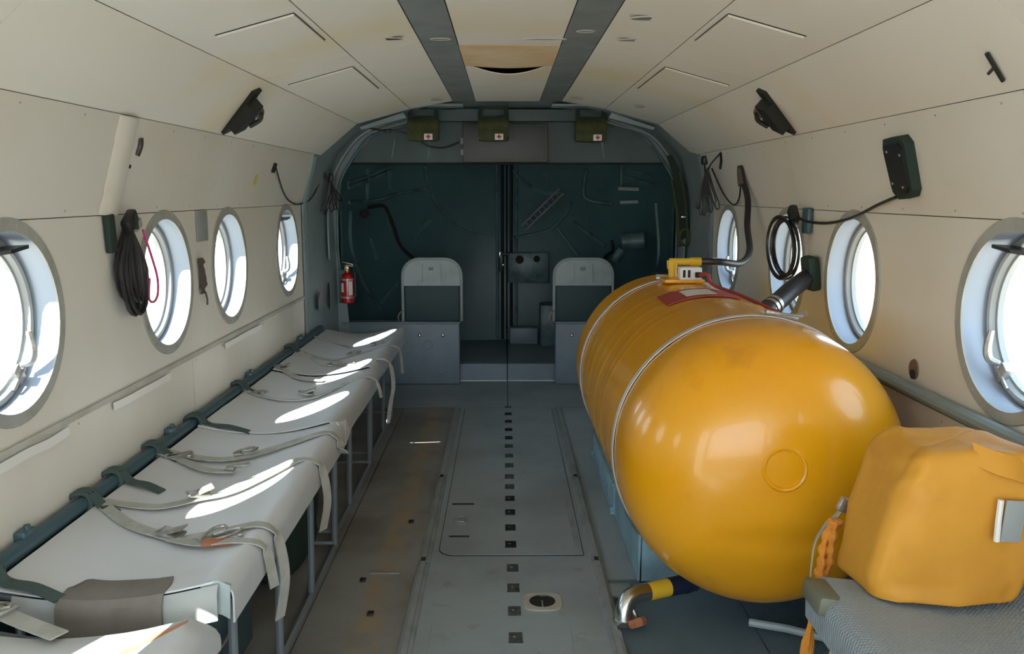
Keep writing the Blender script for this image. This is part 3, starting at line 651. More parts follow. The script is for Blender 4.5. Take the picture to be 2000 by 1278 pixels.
# webbing knots tied to the tube
for lab, x, y, L_ in (('green webbing knot tied to the wall tube beside the brown-taped bench end', -1.12, 1.82, .13), ('dark knot of webbing on the wall tube where the nearest belts start', -1.13, 2.30, .05),
                      ('green webbing knot with a short tail on the wall tube between two belts', -1.13, 2.49, .10), ('small knot on the wall tube at the twin-buckle belts', -1.13, 2.77, .05),
                      ('green webbing tied over the wall tube where second and third benches meet', -1.12, 3.14, .16), ('small dark knot on the wall tube near the rear belts', -1.13, 4.62, .05),
                      ('small dark knot on the wall tube beside the metal ring belt', -1.13, 3.70, .05)):
    t = thing('webbing_knot', lab, 'strap', (x, y, .45), 'webbing knots on the wall tube')
    m = MB()
    for k in range(3):
        a = k*.5; P = [(x-.02+.031*math.cos(b), y-.02+.02*k+.006*math.sin(2*b+a), .452+.031*math.sin(b)) for b in [2*PI*q/14 for q in range(14)]]
        m.tube(P, .0065, 6, closed=True)
    m.build('knot', 'green_strap', t)
    m = MB(); m.ribbon([(x+.005, y, .475), (x+.03, y-.005, seatz(x+.03)+.012), (x+.03+L_*.5, y-.02, seatz(x+.05)+.010), (x+.03+L_, y-.03+.02*nz(y, 0), seatz(x+.05+L_)+.007)], .035, .004); m.build('tail', 'green_strap', t)

# seat belts
def belt(label, xy, hang=None, w_=.034, mt='webbing', buckles=(), pad=None, dz=0):
    p0 = Vector((*xy[0], seatz(xy[0][0])+.012+dz)); t = thing('seat_belt', label, 'seat belt', p0, 'seat belts lying on the left benches')
    P = [(x, y, seatz(x)+.011+dz+.004*abs(nz(x, y, 0, 9))) for x, y in xy]
    if hang:
        y = xy[-1][1]; P += [(XF+.006, y+.005, .448), (XF+.022, y+.012, .41)]
        z = .41; n_ = max(1, int((.41-hang)/.08))
        for k in range(1, n_+1): P.append((XF+.022-.004*k+.010*math.sin(k*1.7), y+.012+.02*math.sin(k*1.1), .41-(.41-hang)*k/n_))
    m = MB(); m.ribbon(P, w_, .003, smooth=7); m.build('strap', mt, t)
    for (bx, by, kind, rot) in buckles:
        z = seatz(bx)+.020+dz; m = MB(); R = Matrix.Rotation(rot, 3, 'Z')
        if kind == 'plate':
            m.box((bx, by, z), (.06, .045, .008), .003, rot=(.1, .12, rot)); m.box(Vector((bx, by, z+.012))+R @ Vector((.018, 0, .0)), (.045, .036, .006), .003, rot=(.1, -.35, rot)); m.tube([Vector((bx, by, z+.006))+R @ Vector((-.03, -.02, 0)), Vector((bx, by, z+.006))+R @ Vector((-.03, .02, 0))], .004, 6)
        if kind == 'ring':
            P2 = [Vector((bx, by, z))+R @ Vector((.045*math.cos(a), .018*math.sin(a), .008*math.cos(a))) for a in [2*PI*q/16 for q in range(16)]]; m.tube(P2, .0038, 6, closed=True)
            m.box(Vector((bx, by, z))+R @ Vector((.04, 0, 0)), (.012, .044, .008), .002, rot=(0, 0, rot))
        if kind == 'hook':
            P2 = [Vector((bx, by, z))+R @ Vector(q) for q in ((-.04, 0, 0), (-.015, .012, .006), (.015, .016, .010), (.035, .004, .010), (.02, -.012, .008), (-.01, -.006, .006))]; m.tube(P2, .0045, 6, smooth=4)
            m.box(Vector((bx, by, z-.002))+R @ Vector((-.025, 0, 0)), (.03, .035, .006), .002, rot=(0, 0, rot))
        m.build('buckle', 'steel_dull' if mt != 'webbing_white' else 'white_paint', t)
    if pad:
        m = MB(); x, y, r_ = pad; m.box((x, y, seatz(x)+.014+dz), (.075, .028, .010), .004, rot=(.15, 0, r_)); m.build('pad', 'leather_rust', t)
    return t
belt('pale seat belt hanging in a loop over the front edge of the long taped bench', [(-1.12, 2.32), (-.99, 2.2), (-.86, 2.12), (-.82, 2.095), (-.72, 2.11), (-.64, 2.11)], hang=.20, buckles=((-.85, 2.125, 'plate', -.3),), w_=.035)
belt('short seat belt with a rust-brown leather pad and tangled buckle', [(-.83, 2.085), (-.74, 2.03), (-.66, 2.01)], hang=.33, buckles=((-.72, 2.06, 'hook', 1.0), (-.70, 2.05, 'ring', .4)), pad=(-.70, 2.02, .15), mt='webbing', w_=.03, dz=.003)
belt('seat belt with orange-stained end draped over the bench edge above the green bag', [(-1.10, 2.32), (-1.06, 2.32), (-.96, 2.33), (-.88, 2.40), (-.8, 2.44), (-.73, 2.55), (-.66, 2.66)], hang=.22, buckles=((-.88, 2.42, 'plate', .5),), w_=.036)
belt('seat belt with hook buckle, farther of the crossing pair on the taped bench', [(-1.12, 2.79), (-1.07, 2.78), (-.95, 2.77), (-.86, 2.81), (-.75, 2.9), (-.64, 2.96)], hang=.38, buckles=((-.865, 2.83, 'hook', .4),), w_=.038)
belt('short seat belt with hook buckle, nearer of the crossing pair on the taped bench', [(-1.12, 2.76), (-1.06, 2.74), (-.94, 2.66), (-.85, 2.65)], buckles=((-.84, 2.66, 'hook', -.1), (-1.06, 2.75, 'ring', .1)), w_=.032)
belt('seat belt with a brass-coloured ring at the wall and white buckle in mid bench', [(-1.13, 3.70), (-1.05, 3.64), (-.92, 3.6), (-.8, 3.65), (-.7, 3.88), (-.64, 3.90)], hang=.36, buckles=((-1.06, 3.66, 'ring', -.4), (-.86, 3.70, 'plate', .1)), w_=.02, mt='webbing_pale')
belt('seat belt with a dark square buckle close to the wall', [(-1.12, 4.22), (-1.02, 4.10), (-.95, 4.02), (-.84, 3.98)], buckles=((-1.08, 4.18, 'plate', -.4),), w_=.035, mt='webbing_pale')
belt('thin dark-edged seat belt looped over the rear bench front', [(-1.13, 4.66), (-.99, 4.56), (-.88, 4.52), (-.77, 4.65), (-.66, 4.74)], hang=.30, buckles=((-.81, 4.62, 'hook', .4),), w_=.024)
belt('long seat belt hanging from the rear benches almost to the floor', [(-1.12, 4.64), (-1.0, 4.5), (-.9, 4.36), (-.76, 4.3), (-.67, 4.34), (-.64, 4.34)], hang=.13, buckles=((-.80, 4.31, 'ring', .1), (-.86, 4.34, 'hook', .1)), w_=.032, mt='webbing_pale')
belt('thin seat belt at the far end of the rear bench', [(-1.12, 5.10), (-1.09, 5.08), (-.97, 5.0), (-.87, 4.89)], buckles=((-.72, 4.86, 'hook', .2),), w_=.014)
belt('pale rolled seat belt crossing the gap behind the nearest bench', [(-1.12, 1.73), (-1.05, 1.70), (-.98, 1.67), (-.88, 1.62)], w_=.04, mt='webbing', buckles=((-1.05, 1.70, 'ring', -.4),))

# things stored under the benches
def blob(mb, c, h, e=2.6, n=28, m_=18, amp=.02, ns=6, seed=0, flat=None):
    G = []
    for i in range(m_+1):
        ph = -PI/2+PI*i/m_; row = []
        for j in range(n):
            a = 2*PI*j/n; f = lambda v: math.copysign(abs(v)**(2/e), v)
            p = Vector((f(math.cos(ph))*f(math.cos(a)), f(math.cos(ph))*f(math.sin(a)), f(math.sin(ph))))
            d = 1+amp*4*nz(p.x, p.y, p.z+seed, ns*.4)*.5+amp*nz(p.x, p.y, p.z+seed, ns)
            q = Vector((c[0]+p.x*h[0]*d, c[1]+p.y*h[1]*d, c[2]+p.z*h[2]*d))
            if flat is not None: q = flat(q, p)
            row.append(q)
        G.append(row)
    vs = [p for r in G for p in r]; fs = []
    for i in range(m_):
        for j in range(n): fs.append((i*n+j, i*n+(j+1) % n, (i+1)*n+(j+1) % n, (i+1)*n+j))
    mb.add(vs, fs); return mb
t = thing('canvas_bag', 'dark green canvas bag under the bench with yellow cloth on top', 'bag', (-.83, 2.98, .0))
cl = lambda q, p: Vector((q.x, q.y, max(.004, q.z)))
m = MB(); blob(m, (-.80, 2.93, .15), (.115, .24, .155), 3.2, amp=.05, flat=cl); m.build('body', 'dark_green_cloth', t)
m = MB(); blob(m, (-.79, 2.86, .295), (.09, .13, .03), 2.6, amp=.1, ns=9, seed=5); m.build('yellow_cloth', 'yellow_part', t, label='yellow cloth')
t = thing('canvas_bundle', 'dark green bundle on the floor beside the canvas bag under the bench', 'bag', (-.95, 3.3, 0))
m = MB(); blob(m, (-.93, 3.36, .12), (.15, .17, .12), 3, amp=.05, seed=3, flat=cl); m.build('body', 'dark_green_cloth', t)
m = MB(); m.tube(circ((-.93, 3.36, .12), .128, (0, 1, 0), 24, .155), .006, 6, closed=True); m.build('cord', 'webbing', t)
t = thing('storage_box', 'dark teal metal box under the near end of the taped bench', 'box', (-.9, 2.2, 0))
m = MB(); m.box((-.92, 2.13, .14), (.36, .55, .27), .012); m.build('body', 'tube_teal', t)
m = MB(); m.box((-.92, 2.13, .283), (.37, .56, .02), .006); m.build('lid', 'tube_teal', t)
m = MB(); m.tube([(-.735, 2.06, .18), (-.722, 2.07, .16), (-.722, 2.19, .16), (-.735, 2.20, .18)], .005, 6); m.build('handle', 'steel_dull', t)

# ------------------------------------------------------------------ low partition boxes and seat backs at the rear
def partition(s, label):
    t = thing('partition_box', label, 'partition', (s*.7, 5.93, 0), 'low blue-grey boxes at the rear')
    m = MB(); m.box((s*.705, 5.915, .2095), (.77, .10, .415), .008); m.build('body', 'box_blue', t)
    for x, z in ((.44, .10), (.62, .10), (.53, .27)):
        m = MB(); m.tube(circ((s*x, 5.864, z), .03, (0, 1, 0), 20), .0035, 6, closed=True); m.build('pressed_ring', 'box_blue', t)
    for x in (.43, .585):
        m = MB(); m.lathe([(0, .012), (.006, .011), (.011, .006), (.013, 0)], (s*x, 5.865, .335), (0, -1, 0), 12); m.build('rivet_head', 'steel', t)
    m = MB(); m.box((s*.705, 5.91, .419), (.78, .115, .012), .004); m.build('top_cap', 'box_blue', t)
    return t
partition(-1, 'blue-grey low metal box left of the rear doorway'); partition(1, 'blue-grey low metal box right of the rear doorway')
def seatback(label, xc):
    t = thing('folding_chair', label, 'chair', (xc, 5.9, .426), 'folding chairs on the rear boxes')
    W, H, r = .195, .415, .11; z0 = .427
    P = [(xc-W, 5.89, z0)]+[(xc-W+r-r*math.cos(a), 5.89, z0+H-r+r*math.sin(a)) for a in [PI/2*k/8 for k in range(9)]]+[(xc+W-r+r*math.sin(a), 5.89, z0+H-r+r*math.cos(a)) for a in [PI/2*k/8 for k in range(9)]]+[(xc+W, 5.89, z0)]
    m = MB(); m.tube(P, .0095, 8); m.build('frame', 'seat_grey', t)
    Q = [p for p in P if p[2] > .665]; m = MB(); m.prism([(xc-W, 5.886, .664)]+Q[0:]+[(xc+W, 5.886, .664)], (0, .012, 0)); hd = m.build('head_panel', 'seat_grey', t)
    m = MB(); m.box((xc-.005, 5.882, .777), (.03, .004, .02), .001); m.build('number_plate', 'grey_channel', hd)
    for q in (-.062, .062): m = MB(); m.box((xc+q, 5.884, .75), (.006, .006, .12), .002); m.build('crease', 'seat_grey', hd)
    m = MB(); m.box((xc, 5.905, .545), (.36, .01, .235), .003); m.build('lower_panel', 'teal_low', t)  # dark panel stands in for the unlit opening below the head panel
    m = MB(); m.tube([(xc-W, 5.885, .50), (xc-W-.018, 5.87, .485), (xc-W-.03, 5.865, .46), (xc-W-.028, 5.865, .432)], .006, 6, smooth=4); m.build('hook', 'steel_dull', t)
    return t
sb = seatback('folding chair with arched grey back on the box left of the doorway', -.50)
sb2 = tree(sb, Vector((.505, 5.9, .426)), 'folding chair with arched grey back right of the doorway, partly behind the yellow tank')

# upper grey locker
t = thing('overhead_locker', 'flat grey locker box high on the rear bulkhead', 'locker', (-.015, 5.83, 1.468))
m = MB(); m.box((-.013, 5.835, 1.588), (.54, .08, .24), .006); m.build('body', 'locker_grey', t)
m = MB(); m.box((-.013, 5.793, 1.588), (.50, .006, .205), .003); dr = m.build('door', 'locker_grey', t)
for z in (1.60, 1.53): m = MB(); m.box((-.29, 5.80, z), (.02, .02, .04), .003); m.build('hinge', 'rail_grey', t)

# ------------------------------------------------------------------ first aid pouches
def aidkit(x, label, zt=1.785):
    t = thing('first_aid_pouch', label, 'first aid kit', (x, 5.48, zt-.21), 'olive first aid pouches hung from the ceiling')
    for sx in (-1, 1):
        m = MB(); m.ribbon([(x+sx*.075, 5.48, zt+.005), (x+sx*.078, 5.475, zt-.04), (x+sx*.078, 5.465, zt-.085)], .028, .004, side=(1, 0, 0)); m.build('strap', 'dark_green_cloth', t)
    m = MB(); m.ribbon([(x-.085, 5.475, zt-.005), (x, 5.472, zt-.007), (x+.085, 5.475, zt-.005)], .02, .004, side=(0, 0, 1)); m.ribbon([(x-.085, 5.47, zt-.062), (x, 5.467, zt-.064), (x+.085, 5.47, zt-.062)], .018, .004, side=(0, 0, 1)); m.build('loop', 'dark_green_cloth', t)
    G = []
    prof = [(5.50, zt-.07), (5.46, zt-.072), (5.425, zt-.10), (5.405, zt-.15), (5.40, zt-.185), (5.42, zt-.203), (5.50, zt-.205), (5.53, zt-.19), (5.53, zt-.09)]
    for k in range(9):
        u = -1+k/4; sh = 1-.10*abs(u)**4; row = []
        for y, z in prof: row.append((x+u*.092*(1+.03*nz(u, z, 0, 9)), 5.47+(y-5.47)*sh, zt-.14+(z-zt+.14)*sh))
        G.append(row)
    m = MB(); a, b = 9, len(prof); vs = [p for r in G for p in r]
    m.add(vs, [(i*b+j, (i+1)*b+j, (i+1)*b+(j+1) % b, i*b+(j+1) % b) for i in range(a-1) for j in range(b)]+[tuple(range(b)), tuple((a-1)*b+j for j in range(b))[::-1]]); m.build('pouch', 'olive', t)
    m = MB(); m.ribbon([(x, 5.456, zt-.068), (x, 5.418, zt-.10), (x, 5.398, zt-.145)], .17, .003, side=(1, 0, 0)); m.build('flap', 'olive', t)
    m = MB(); m.box((x+.035, 5.396, zt-.182), (.05, .004, .036), .001, rot=(-.05, 0, 0)); lb = m.build('label', 'white_paint', t, label='white label with red cross')
    m = MB(); m.box((x+.035, 5.393, zt-.182), (.026, .003, .009)); m.box((x+.035, 5.393, zt-.182), (.009, .003, .026)); m.build('red_cross', 'red_plain', lb)
    return t
k1 = aidkit(-.505, 'olive first aid pouch with a red cross hanging at the left'); tree(k1, Vector((-.085, 5.48, 1.575)), 'olive first aid pouch with red cross hanging in front of the grey locker'); tree(k1, Vector((.50, 5.48, 1.570)), 'olive first aid pouch with red cross hanging at the right')
t = thing('loose_cable', 'thin dark cable drooping from the ceiling past the left aid pouch', 'cable', (-.8, 5.6, 1.6))
m = MB(); m.tube([(-.86, 5.55, 1.668), (-.78, 5.6, 1.655), (-.68, 5.62, 1.65), (-.58, 5.62, 1.62), (-.50, 5.62, 1.565), (-.40, 5.64, 1.55), (-.30, 5.66, 1.585)], .006, 6, smooth=6); m.box((-.74, 5.6, 1.65), (.05, .02, .02), .005); m.build('cable', 'rubber', t)

# ------------------------------------------------------------------ fire extinguisher
t = thing('fire_extinguisher', 'red fire extinguisher with white label on the rear left frame', 'fire extinguisher', (-1.04, 5.75, .565))
m = MB(); m.lathe([(0, 0), (.035, 0), (.043, .008), (.043, .15), (.040, .170), (.030, .188), (.014, .196), (.014, .21), (0, .21)], (-1.035, 5.75, .567), (0, 0, 1), 24); m.build('cylinder', 'red_paint', t)
for z in (.60, .715): m = MB(); m.lathe([(.0434, 0), (.0445, .0), (.0445, .012), (.0434, .012)], (-1.035, 5.75, z), (0, 0, 1), 24, closed=True); m.build('band', 'steel_dull', t)
def arcpatch(c, r, a0, a1, z0, z1, t_=.001):
    return [[(c[0]+r*math.cos(a), c[1]+r*math.sin(a), z) for z in (z0, z1)] for a in [a0+(a1-a0)*k/6 for k in range(7)]]
m = MB(); m.sheet(arcpatch((-1.035, 5.75), .0446, -1.25, -.6, .62, .71), .001); m.sheet(arcpatch((-1.035, 5.75), .0446, -2.5, -2.0, .64, .70), .001); m.build('label', 'white_label', t)
m = MB(); m.lathe([(0, 0), (.016, 0), (.016, .02), (.011, .024), (.011, .04), (0, .042)], (-1.035, 5.75, .775), (0, 0, 1), 14); m.lathe([(0, 0), (.014, 0), (.014, .01), (0, .012)], (-1.035, 5.735, .795), (0, -1, 0), 12); m.build('valve', 'brass', t)
m = MB(); m.box((-1.03, 5.75, .825), (.075, .014, .008), .003, rot=(0, .25, 0)); m.box((-1.025, 5.75, .808), (.06, .014, .006), .002); m.build('lever', 'steel_dull', t)
m = MB(); m.tube([(-1.02, 5.745, .80), (-.995, 5.74, .79), (-.985, 5.74, .75), (-.985, 5.745, .66), (-.987, 5.745, .61)], lambda q: .006 if q < .5 else .011, 8, smooth=5); m.build('hose', 'rubber', t)
m = MB(); m.box((-1.07, 5.80, .67), (.06, .012, .22), .003); m.tube([(-1.078, 5.79, .68), (-1.08, 5.76, .68), (-1.08, 5.74, .68)], .004, 6); m.build('bracket', 'teal_rib', t)

# ------------------------------------------------------------------ yellow tank
TX, TZ, TR = .712, .507, .405
tk = thing('fuel_tank', 'big glossy yellow cylindrical tank lying along the right wall', 'tank', (TX, 3.15, .10))
YA, YB, DA, DB = 2.57, 3.98, .37, .20
def trad(y, a):
    if y < YA: q = min(1, (YA-y)/DA); return TR*max(0, (1-q**3.3))**(1/2.35)
    if y > YB: q = min(1, (y-YB)/DB); return TR*max(0, (1-q**2.4))**(1/2.1)
    return TR
ridge = [(2.98, .0035), (3.06, .0025), (3.20, .0045), (3.31, .003), (3.43, .0045), (3.56, .003), (3.65, .0025)]
ys = [YA-DA*(1-math.cos(PI/2*k/26)) if False else None for k in range(1)]
ys = sorted(set([YA-DA*math.sin(PI/2*k/26) for k in range(27)] + [YA+(YB-YA)*k/150 for k in range(151)] + [YB+DB*math.sin(PI/2*k/14) for k in range(15)]))
NA = 144; G = []
for y in ys:
    row = []
    for k in range(NA):
        a = 2*PI*k/NA; r = trad(y, a)
        if YA < y < YB:
            ya_ = y+.05*math.sin(a*1.0)+.03*nz(math.cos(a), y*.6, math.sin(a), 1.6)
            f = max(0, math.cos(a-2.9))**.7*(.35+.65*min(1, max(0, math.cos(a-3.3))))
            for yr, am in ridge: r += .75*am*f*math.exp(-((ya_-yr)/.015)**2)
            r += .0025*nz(math.cos(a)*1.5, y*3, math.sin(a)*1.5, 2)
            for yb_ in (2.60, 3.74): r -= .004*math.exp(-((y-yb_)/.014)**2)
        x, z = TX+r*math.cos(a), TZ+r*math.sin(a); yy = y
        if y < YA:
            q = max(0, 1-r/TR); lo = max(0, .5-(z-.1)/.8)
            yy += .055*lo*(nz(x*2, z*2, 3, 2.4))*min(1, q*5+.2)+.016*math.exp(-((z-.37)/.018)**2)*min(1, q*4)*max(0, 1-abs(x-.72)/.22)
        row.append((x, yy, z))
    G.append(row)
m = MB(); vs = [p for r in G for p in r]; b = NA
m.add(vs, [(i*b+j, i*b+(j+1) % b, (i+1)*b+(j+1) % b, (i+1)*b+j) for i in range(len(ys)-1) for j in range(b)])
m.build('shell', 'yellow_paint', tk, ang=80)
for y, tilt in ((2.60, .0), (3.74, 0)):
    m = MB(); P = lambda r, k, w_: (TX+r*math.cos(2*PI*k/96), y+w_, TZ+r*math.sin(2*PI*k/96))
    G = [[P(r, k, w_) for k in range(96)] for r, w_ in ((TR+.001, -.013), (TR+.005, -.013), (TR+.006, -.004), (TR+.003, -.002), (TR+.003, .002), (TR+.006, .004), (TR+.005, .013), (TR+.001, .013))]
    n_ = 96; vs = [p for r in G for p in r]; m.add(vs, [(i*n_+j, i*n_+(j+1) % n_, ((i+1) % 8)*n_+(j+1) % n_, ((i+1) % 8)*n_+j) for i in range(8) for j in range(n_)])
    bd = m.build('band', 'band_steel', tk, label='grey steel band round the tank')
    a = math.radians(78 if y < 3 else 96); c = Vector((TX+(TR+.012)*math.cos(a), y, TZ+(TR+.012)*math.sin(a)))
    m = MB(); m.box(c, (.10, .022, .014), .004, rot=(0, PI/2-a, 0)); m.tube([c+Vector((-.05, -.006, .006)), c+Vector((.06, -.006, -.004))], .006, 8); m.tube([c+Vector((.05, 0, -.002)), c+Vector((.075, .0, .006))], .008, 6); m.build('clasp', 'steel_dull', bd)
# welded disc on the near dome
yd = YA-DA
c = Vector((.70, yd+.006, .568))
m = MB(); m.lathe([(.0, .0), (.050, .0), (.052, .004), (.056, .004), (.058, 0), (.058, -.02), (0, -.02)], c, (0, -1, .10), 40)
dsc = m.build('welded_disc', 'yellow_paint', tk)
m = MB(); m.tube([p+Vector((0, -.003+.0015*nz(p.x*40, p.z*40), 0)) for p in circ(c, .0535, (0, -1, .10), 40)], .0060, 6, closed=True); m.build('weld_ring', 'yellow_paint', dsc)
# label patch on top
def tpatch(a0, a1, y0, y1, lift): return [[(TX+(TR+lift)*math.cos(math.radians(a0+(a1-a0)*i/10)), y0+(y1-y0)*j/4+(.04 if j else 0)*0, TZ+(TR+lift)*math.sin(math.radians(a0+(a1-a0)*i/10))) for j in range(5)] for i in range(11)]
m = MB(); m.sheet(tpatch(113, 76, 3.08, 3.32, .006), .003); lb = m.build('label', 'maroon', tk, label='dark red label with pale field')
m = MB(); m.sheet(tpatch(102, 87, 3.13, 3.28, .0075), .001); m.build('label_field', 'white_label', lb)
# filler plate, filler elbow, connector block
def tp(deg, y, lift=0): return Vector((TX+(TR+lift)*math.cos(math.radians(deg)), y, TZ+(TR+lift)*math.sin(math.radians(deg))))
c = tp(91, 3.62, .008); m = MB(); m.box(c, (.16, .13, .016), .004); m.build('filler_plate', 'yellow_paint', tk)
c = tp(88, 3.58, .040); m = MB(); m.box(c, (.088, .06, .052), .006); cb = m.build('connector_block', 'white_paint', tk, label='white connector block with dark slots')
m = MB()
for d_ in (-.028, -.008): m.box(c+Vector((d_, -.031, 0)), (.010, .004, .03), .001)
m.box(c+Vector((.028, -.036, -.004)), (.026, .012, .022), .003); m.build('slots', 'gap_dark', cb)
m = MB(); m.tube([tp(94, 3.70, 0), tp(94, 3.70, .07)], .018, 12); m.tube([tp(94, 3.70, .05), tp(94, 3.70, .085)], .022, 8)
e0 = tp(94, 3.70, .078); m.tube([e0+Vector((-.012, 0, 0)), e0+Vector((.075, 0, 0))], .015, 12); m.tube([e0+Vector((.075, 0, 0)), e0+Vector((.120, 0, 0))], .018, 8); m.build('filler_elbow', 'yellow_part', tk)
m = MB(); c0 = tp(88, 3.58, .035); m.tube([c0+Vector((.03, -.04, 0)), c0+Vector((.06, -.06, .004)), tp(78, 3.48, .012), tp(70, 3.3, .010), tp(64, 3.1, .008), tp(60, 2.86, .008)], .007, 6, smooth=6); m.build('red_cable', 'maroon', tk, label='dark red cable along the tank')
# side stub for the thick hose
a0 = Vector((.885, 3.10, .845)); m = MB(); m.tube([a0+Vector((-.05, -.03, -.03)), a0], .045, 16); m.build('outlet_stub', 'yellow_paint', tk)
m = MB(); G = [[Vector((TX+(TR+.004)*math.cos(math.radians(a)), y+.008*nz(a*.2, y, 0, 5), TZ+(TR+.004+.005*abs(nz(a*.1, y*8, 0, 2)))*math.sin(math.radians(a)))) for y in [2.60+.42*k/14 for k in range(15)]] for a in [66-30*k/10 for k in range(11)]]
m.sheet(G, .003); m.build('wrapped_tape', 'yellow_paint', tk, label='wrinkled clear-yellow tape wrap')

t = thing('thick_hose', 'thick black hose between the tank and the right wall', 'hose', (1.0, 3.2, .85))
p0, p1 = Vector((.880, 3.098, .842)), Vector((1.13, 3.36, .955))
m = MB(); m.tube([p0, p0.lerp(p1, .33), p0.lerp(p1, .66)+Vector((0, 0, .004)), p1], .034, 16, smooth=5); m.build('hose', 'rubber', t)
m = MB(); q = p0.lerp(p1, .20); d_ = (p1-p0).normalized(); m.lathe([(.0345, -.008), (.037, -.008), (.037, .008), (.0345, .008)], q, d_, 24, closed=True); m.lathe([(.0345, -.008), (.037, -.008), (.037, .008), (.0345, .008)], p0.lerp(p1, .27), d_, 24, closed=True); m.box(q+Vector((-.0, -.038, .0)), (.02, .018, .018), .003); m.build('hose_clamp', 'steel', t)
m = MB(); m.box((1.145, 3.37, .97), (.045, .10, .13), .012, rot=(0, -.15, 0)); m.build('wall_socket', 'dark_green_cloth', t)
t = thing('black_hose', 'black hose curving from the tank filler up the right wall', 'hose', (1.1, 4.2, 1.0))
e1 = e0+Vector((.12, 0, 0))
m = MB(); m.tube([e1, e1+Vector((.08, 0, -.001)), (.99, 3.80, .975), (1.06, 3.92, 1.02), (1.10, 4.12, 1.12), (1.125, 4.22, 1.24), (1.112, 4.28, 1.34), (1.102, 4.30, 1.395)], lambda q: .0145 if q > .1 else .015, 10, smooth=8); m.build('hose', 'rubber', t)
m = MB(); m.lathe([(.015, -.008), (.0168, -.008), (.0168, .008), (.015, .008)], e1+Vector((.055, 0, 0)), (1, 0, 0), 16, closed=True); m.build('hose_ferrule', 'white_label', t)
m = MB(); m.tube([(1.102, 4.30, 1.40), (1.103, 4.29, 1.36), (1.108, 4.27, 1.31)], lambda q: .012+.008*q, 8, smooth=4); m.build('end_boot', 'brown_cloth', t)

# tank cradle
t = thing('tank_cradle', 'blue-green metal cradle with slotted rail under the yellow tank', 'cradle', (.7, 3.3, 0))
for y in (2.78, 3.36, 3.90):
    r = TR+.010; P = [(.40, y, 0), (.98, y, 0), (.98, y, .10)]
    a0, a1 = math.radians(-47), math.radians(-133)
    P = [(.425, y, .004), (.955, y, .004)]+[(TX+r*math.cos(a0+(a1-a0)*k/14), y, TZ+r*math.sin(a0+(a1-a0)*k/14)) for k in range(15)]
    P[2] = (.955, y, max(.01, P[2][2])); m = MB(); m.prism(P, (0, .05, 0)); m.build('saddle', 'cradle_blue', t)
def ladder(x0, ya, yb, za, zb, n_):
    m = MB(); m.box((x0, (ya+yb)/2, za+.007), (.022, yb-ya, .014), .003); m.box((x0, (ya+yb)/2, zb-.007), (.022, yb-ya, .014), .003)
    for k in range(n_+1): m.box((x0, ya+(yb-ya)*k/n_, (za+zb)/2), (.018, .028, zb-za-.01), .003)
    return m
ladder(.420, 3.41, 4.20, .002, .125, 10).build('slotted_rail', 'cradle_blue', t); ladder(.95, 3.41, 4.20, .002, .125, 10).build('slotted_rail', 'cradle_blue', t)
m = MB(); m.prism([(.418, 2.78, .004), (.418, 3.41, .004), (.418, 3.41, .155), (.418, 3.3, .160), (.418, 3.1, .115), (.418, 2.83, .15), (.418, 2.78, .165)], (.012, 0, 0)); m.build('side_cheek', 'cradle_blue', t)
for y in (3.42, 4.22):
    m = MB(); m.box((.425, y, .008), (.05, .05, .014), .004); m.lathe([(0, 0), (.010, 0), (.010, .014), (0, .014)], (.412, y, .014), (0, 0, 1), 6); m.build('foot', 'cradle_blue', t)

# drain pipe and elbow valve
t = thing('drain_valve', 'silver elbow valve with yellow pipe section on the floor before the tank', 'valve', (.38, 2.5, 0))
q0, q1 = Vector((.352, 2.50, .085)), Vector((.56, 2.595, .085))
L = lambda a: q0.lerp(q1, a)
m = MB(); m.tube([L(.28), L(.60)], .027, 16); m.build('yellow_section', 'yellow_part', t)
m = MB(); m.tube([L(.60), L(1.03)], .0285, 16); m.lathe([(.029, -.006), (.031, -.006), (.031, .006), (.029, .006)], L(.88), q1-q0, 20, closed=True); m.build('hose_section', 'navy', t)
m = MB(); m.tube([L(.28), L(.10), L(-.02)+Vector((0, -.004, -.008)), L(-.09)+Vector((0, -.012, -.035)), L(-.10)+Vector((.0, -.018, -.062))], .027, 14, smooth=5); m.lathe([(.0, 0), (.033, 0), (.033, .016), (0, .016)], L(-.10)+Vector((0, -.018, -.072)), (0, 0, 1), 8)
m.tube([L(-.06)+Vector((.02, -.02, -.03)), L(.10)+Vector((.0, -.045, -.06))], .006, 6); m.build('elbow', 'steel', t)
m = MB(); m.lathe([(.0, .0), (.026, .0), (.030, .012), (.024, .024), (0, .024)], L(.0)+Vector((.012, -.045, -.05)), (.3, -.5, -.9), 8); m.build('cap', 'leather_rust', t)

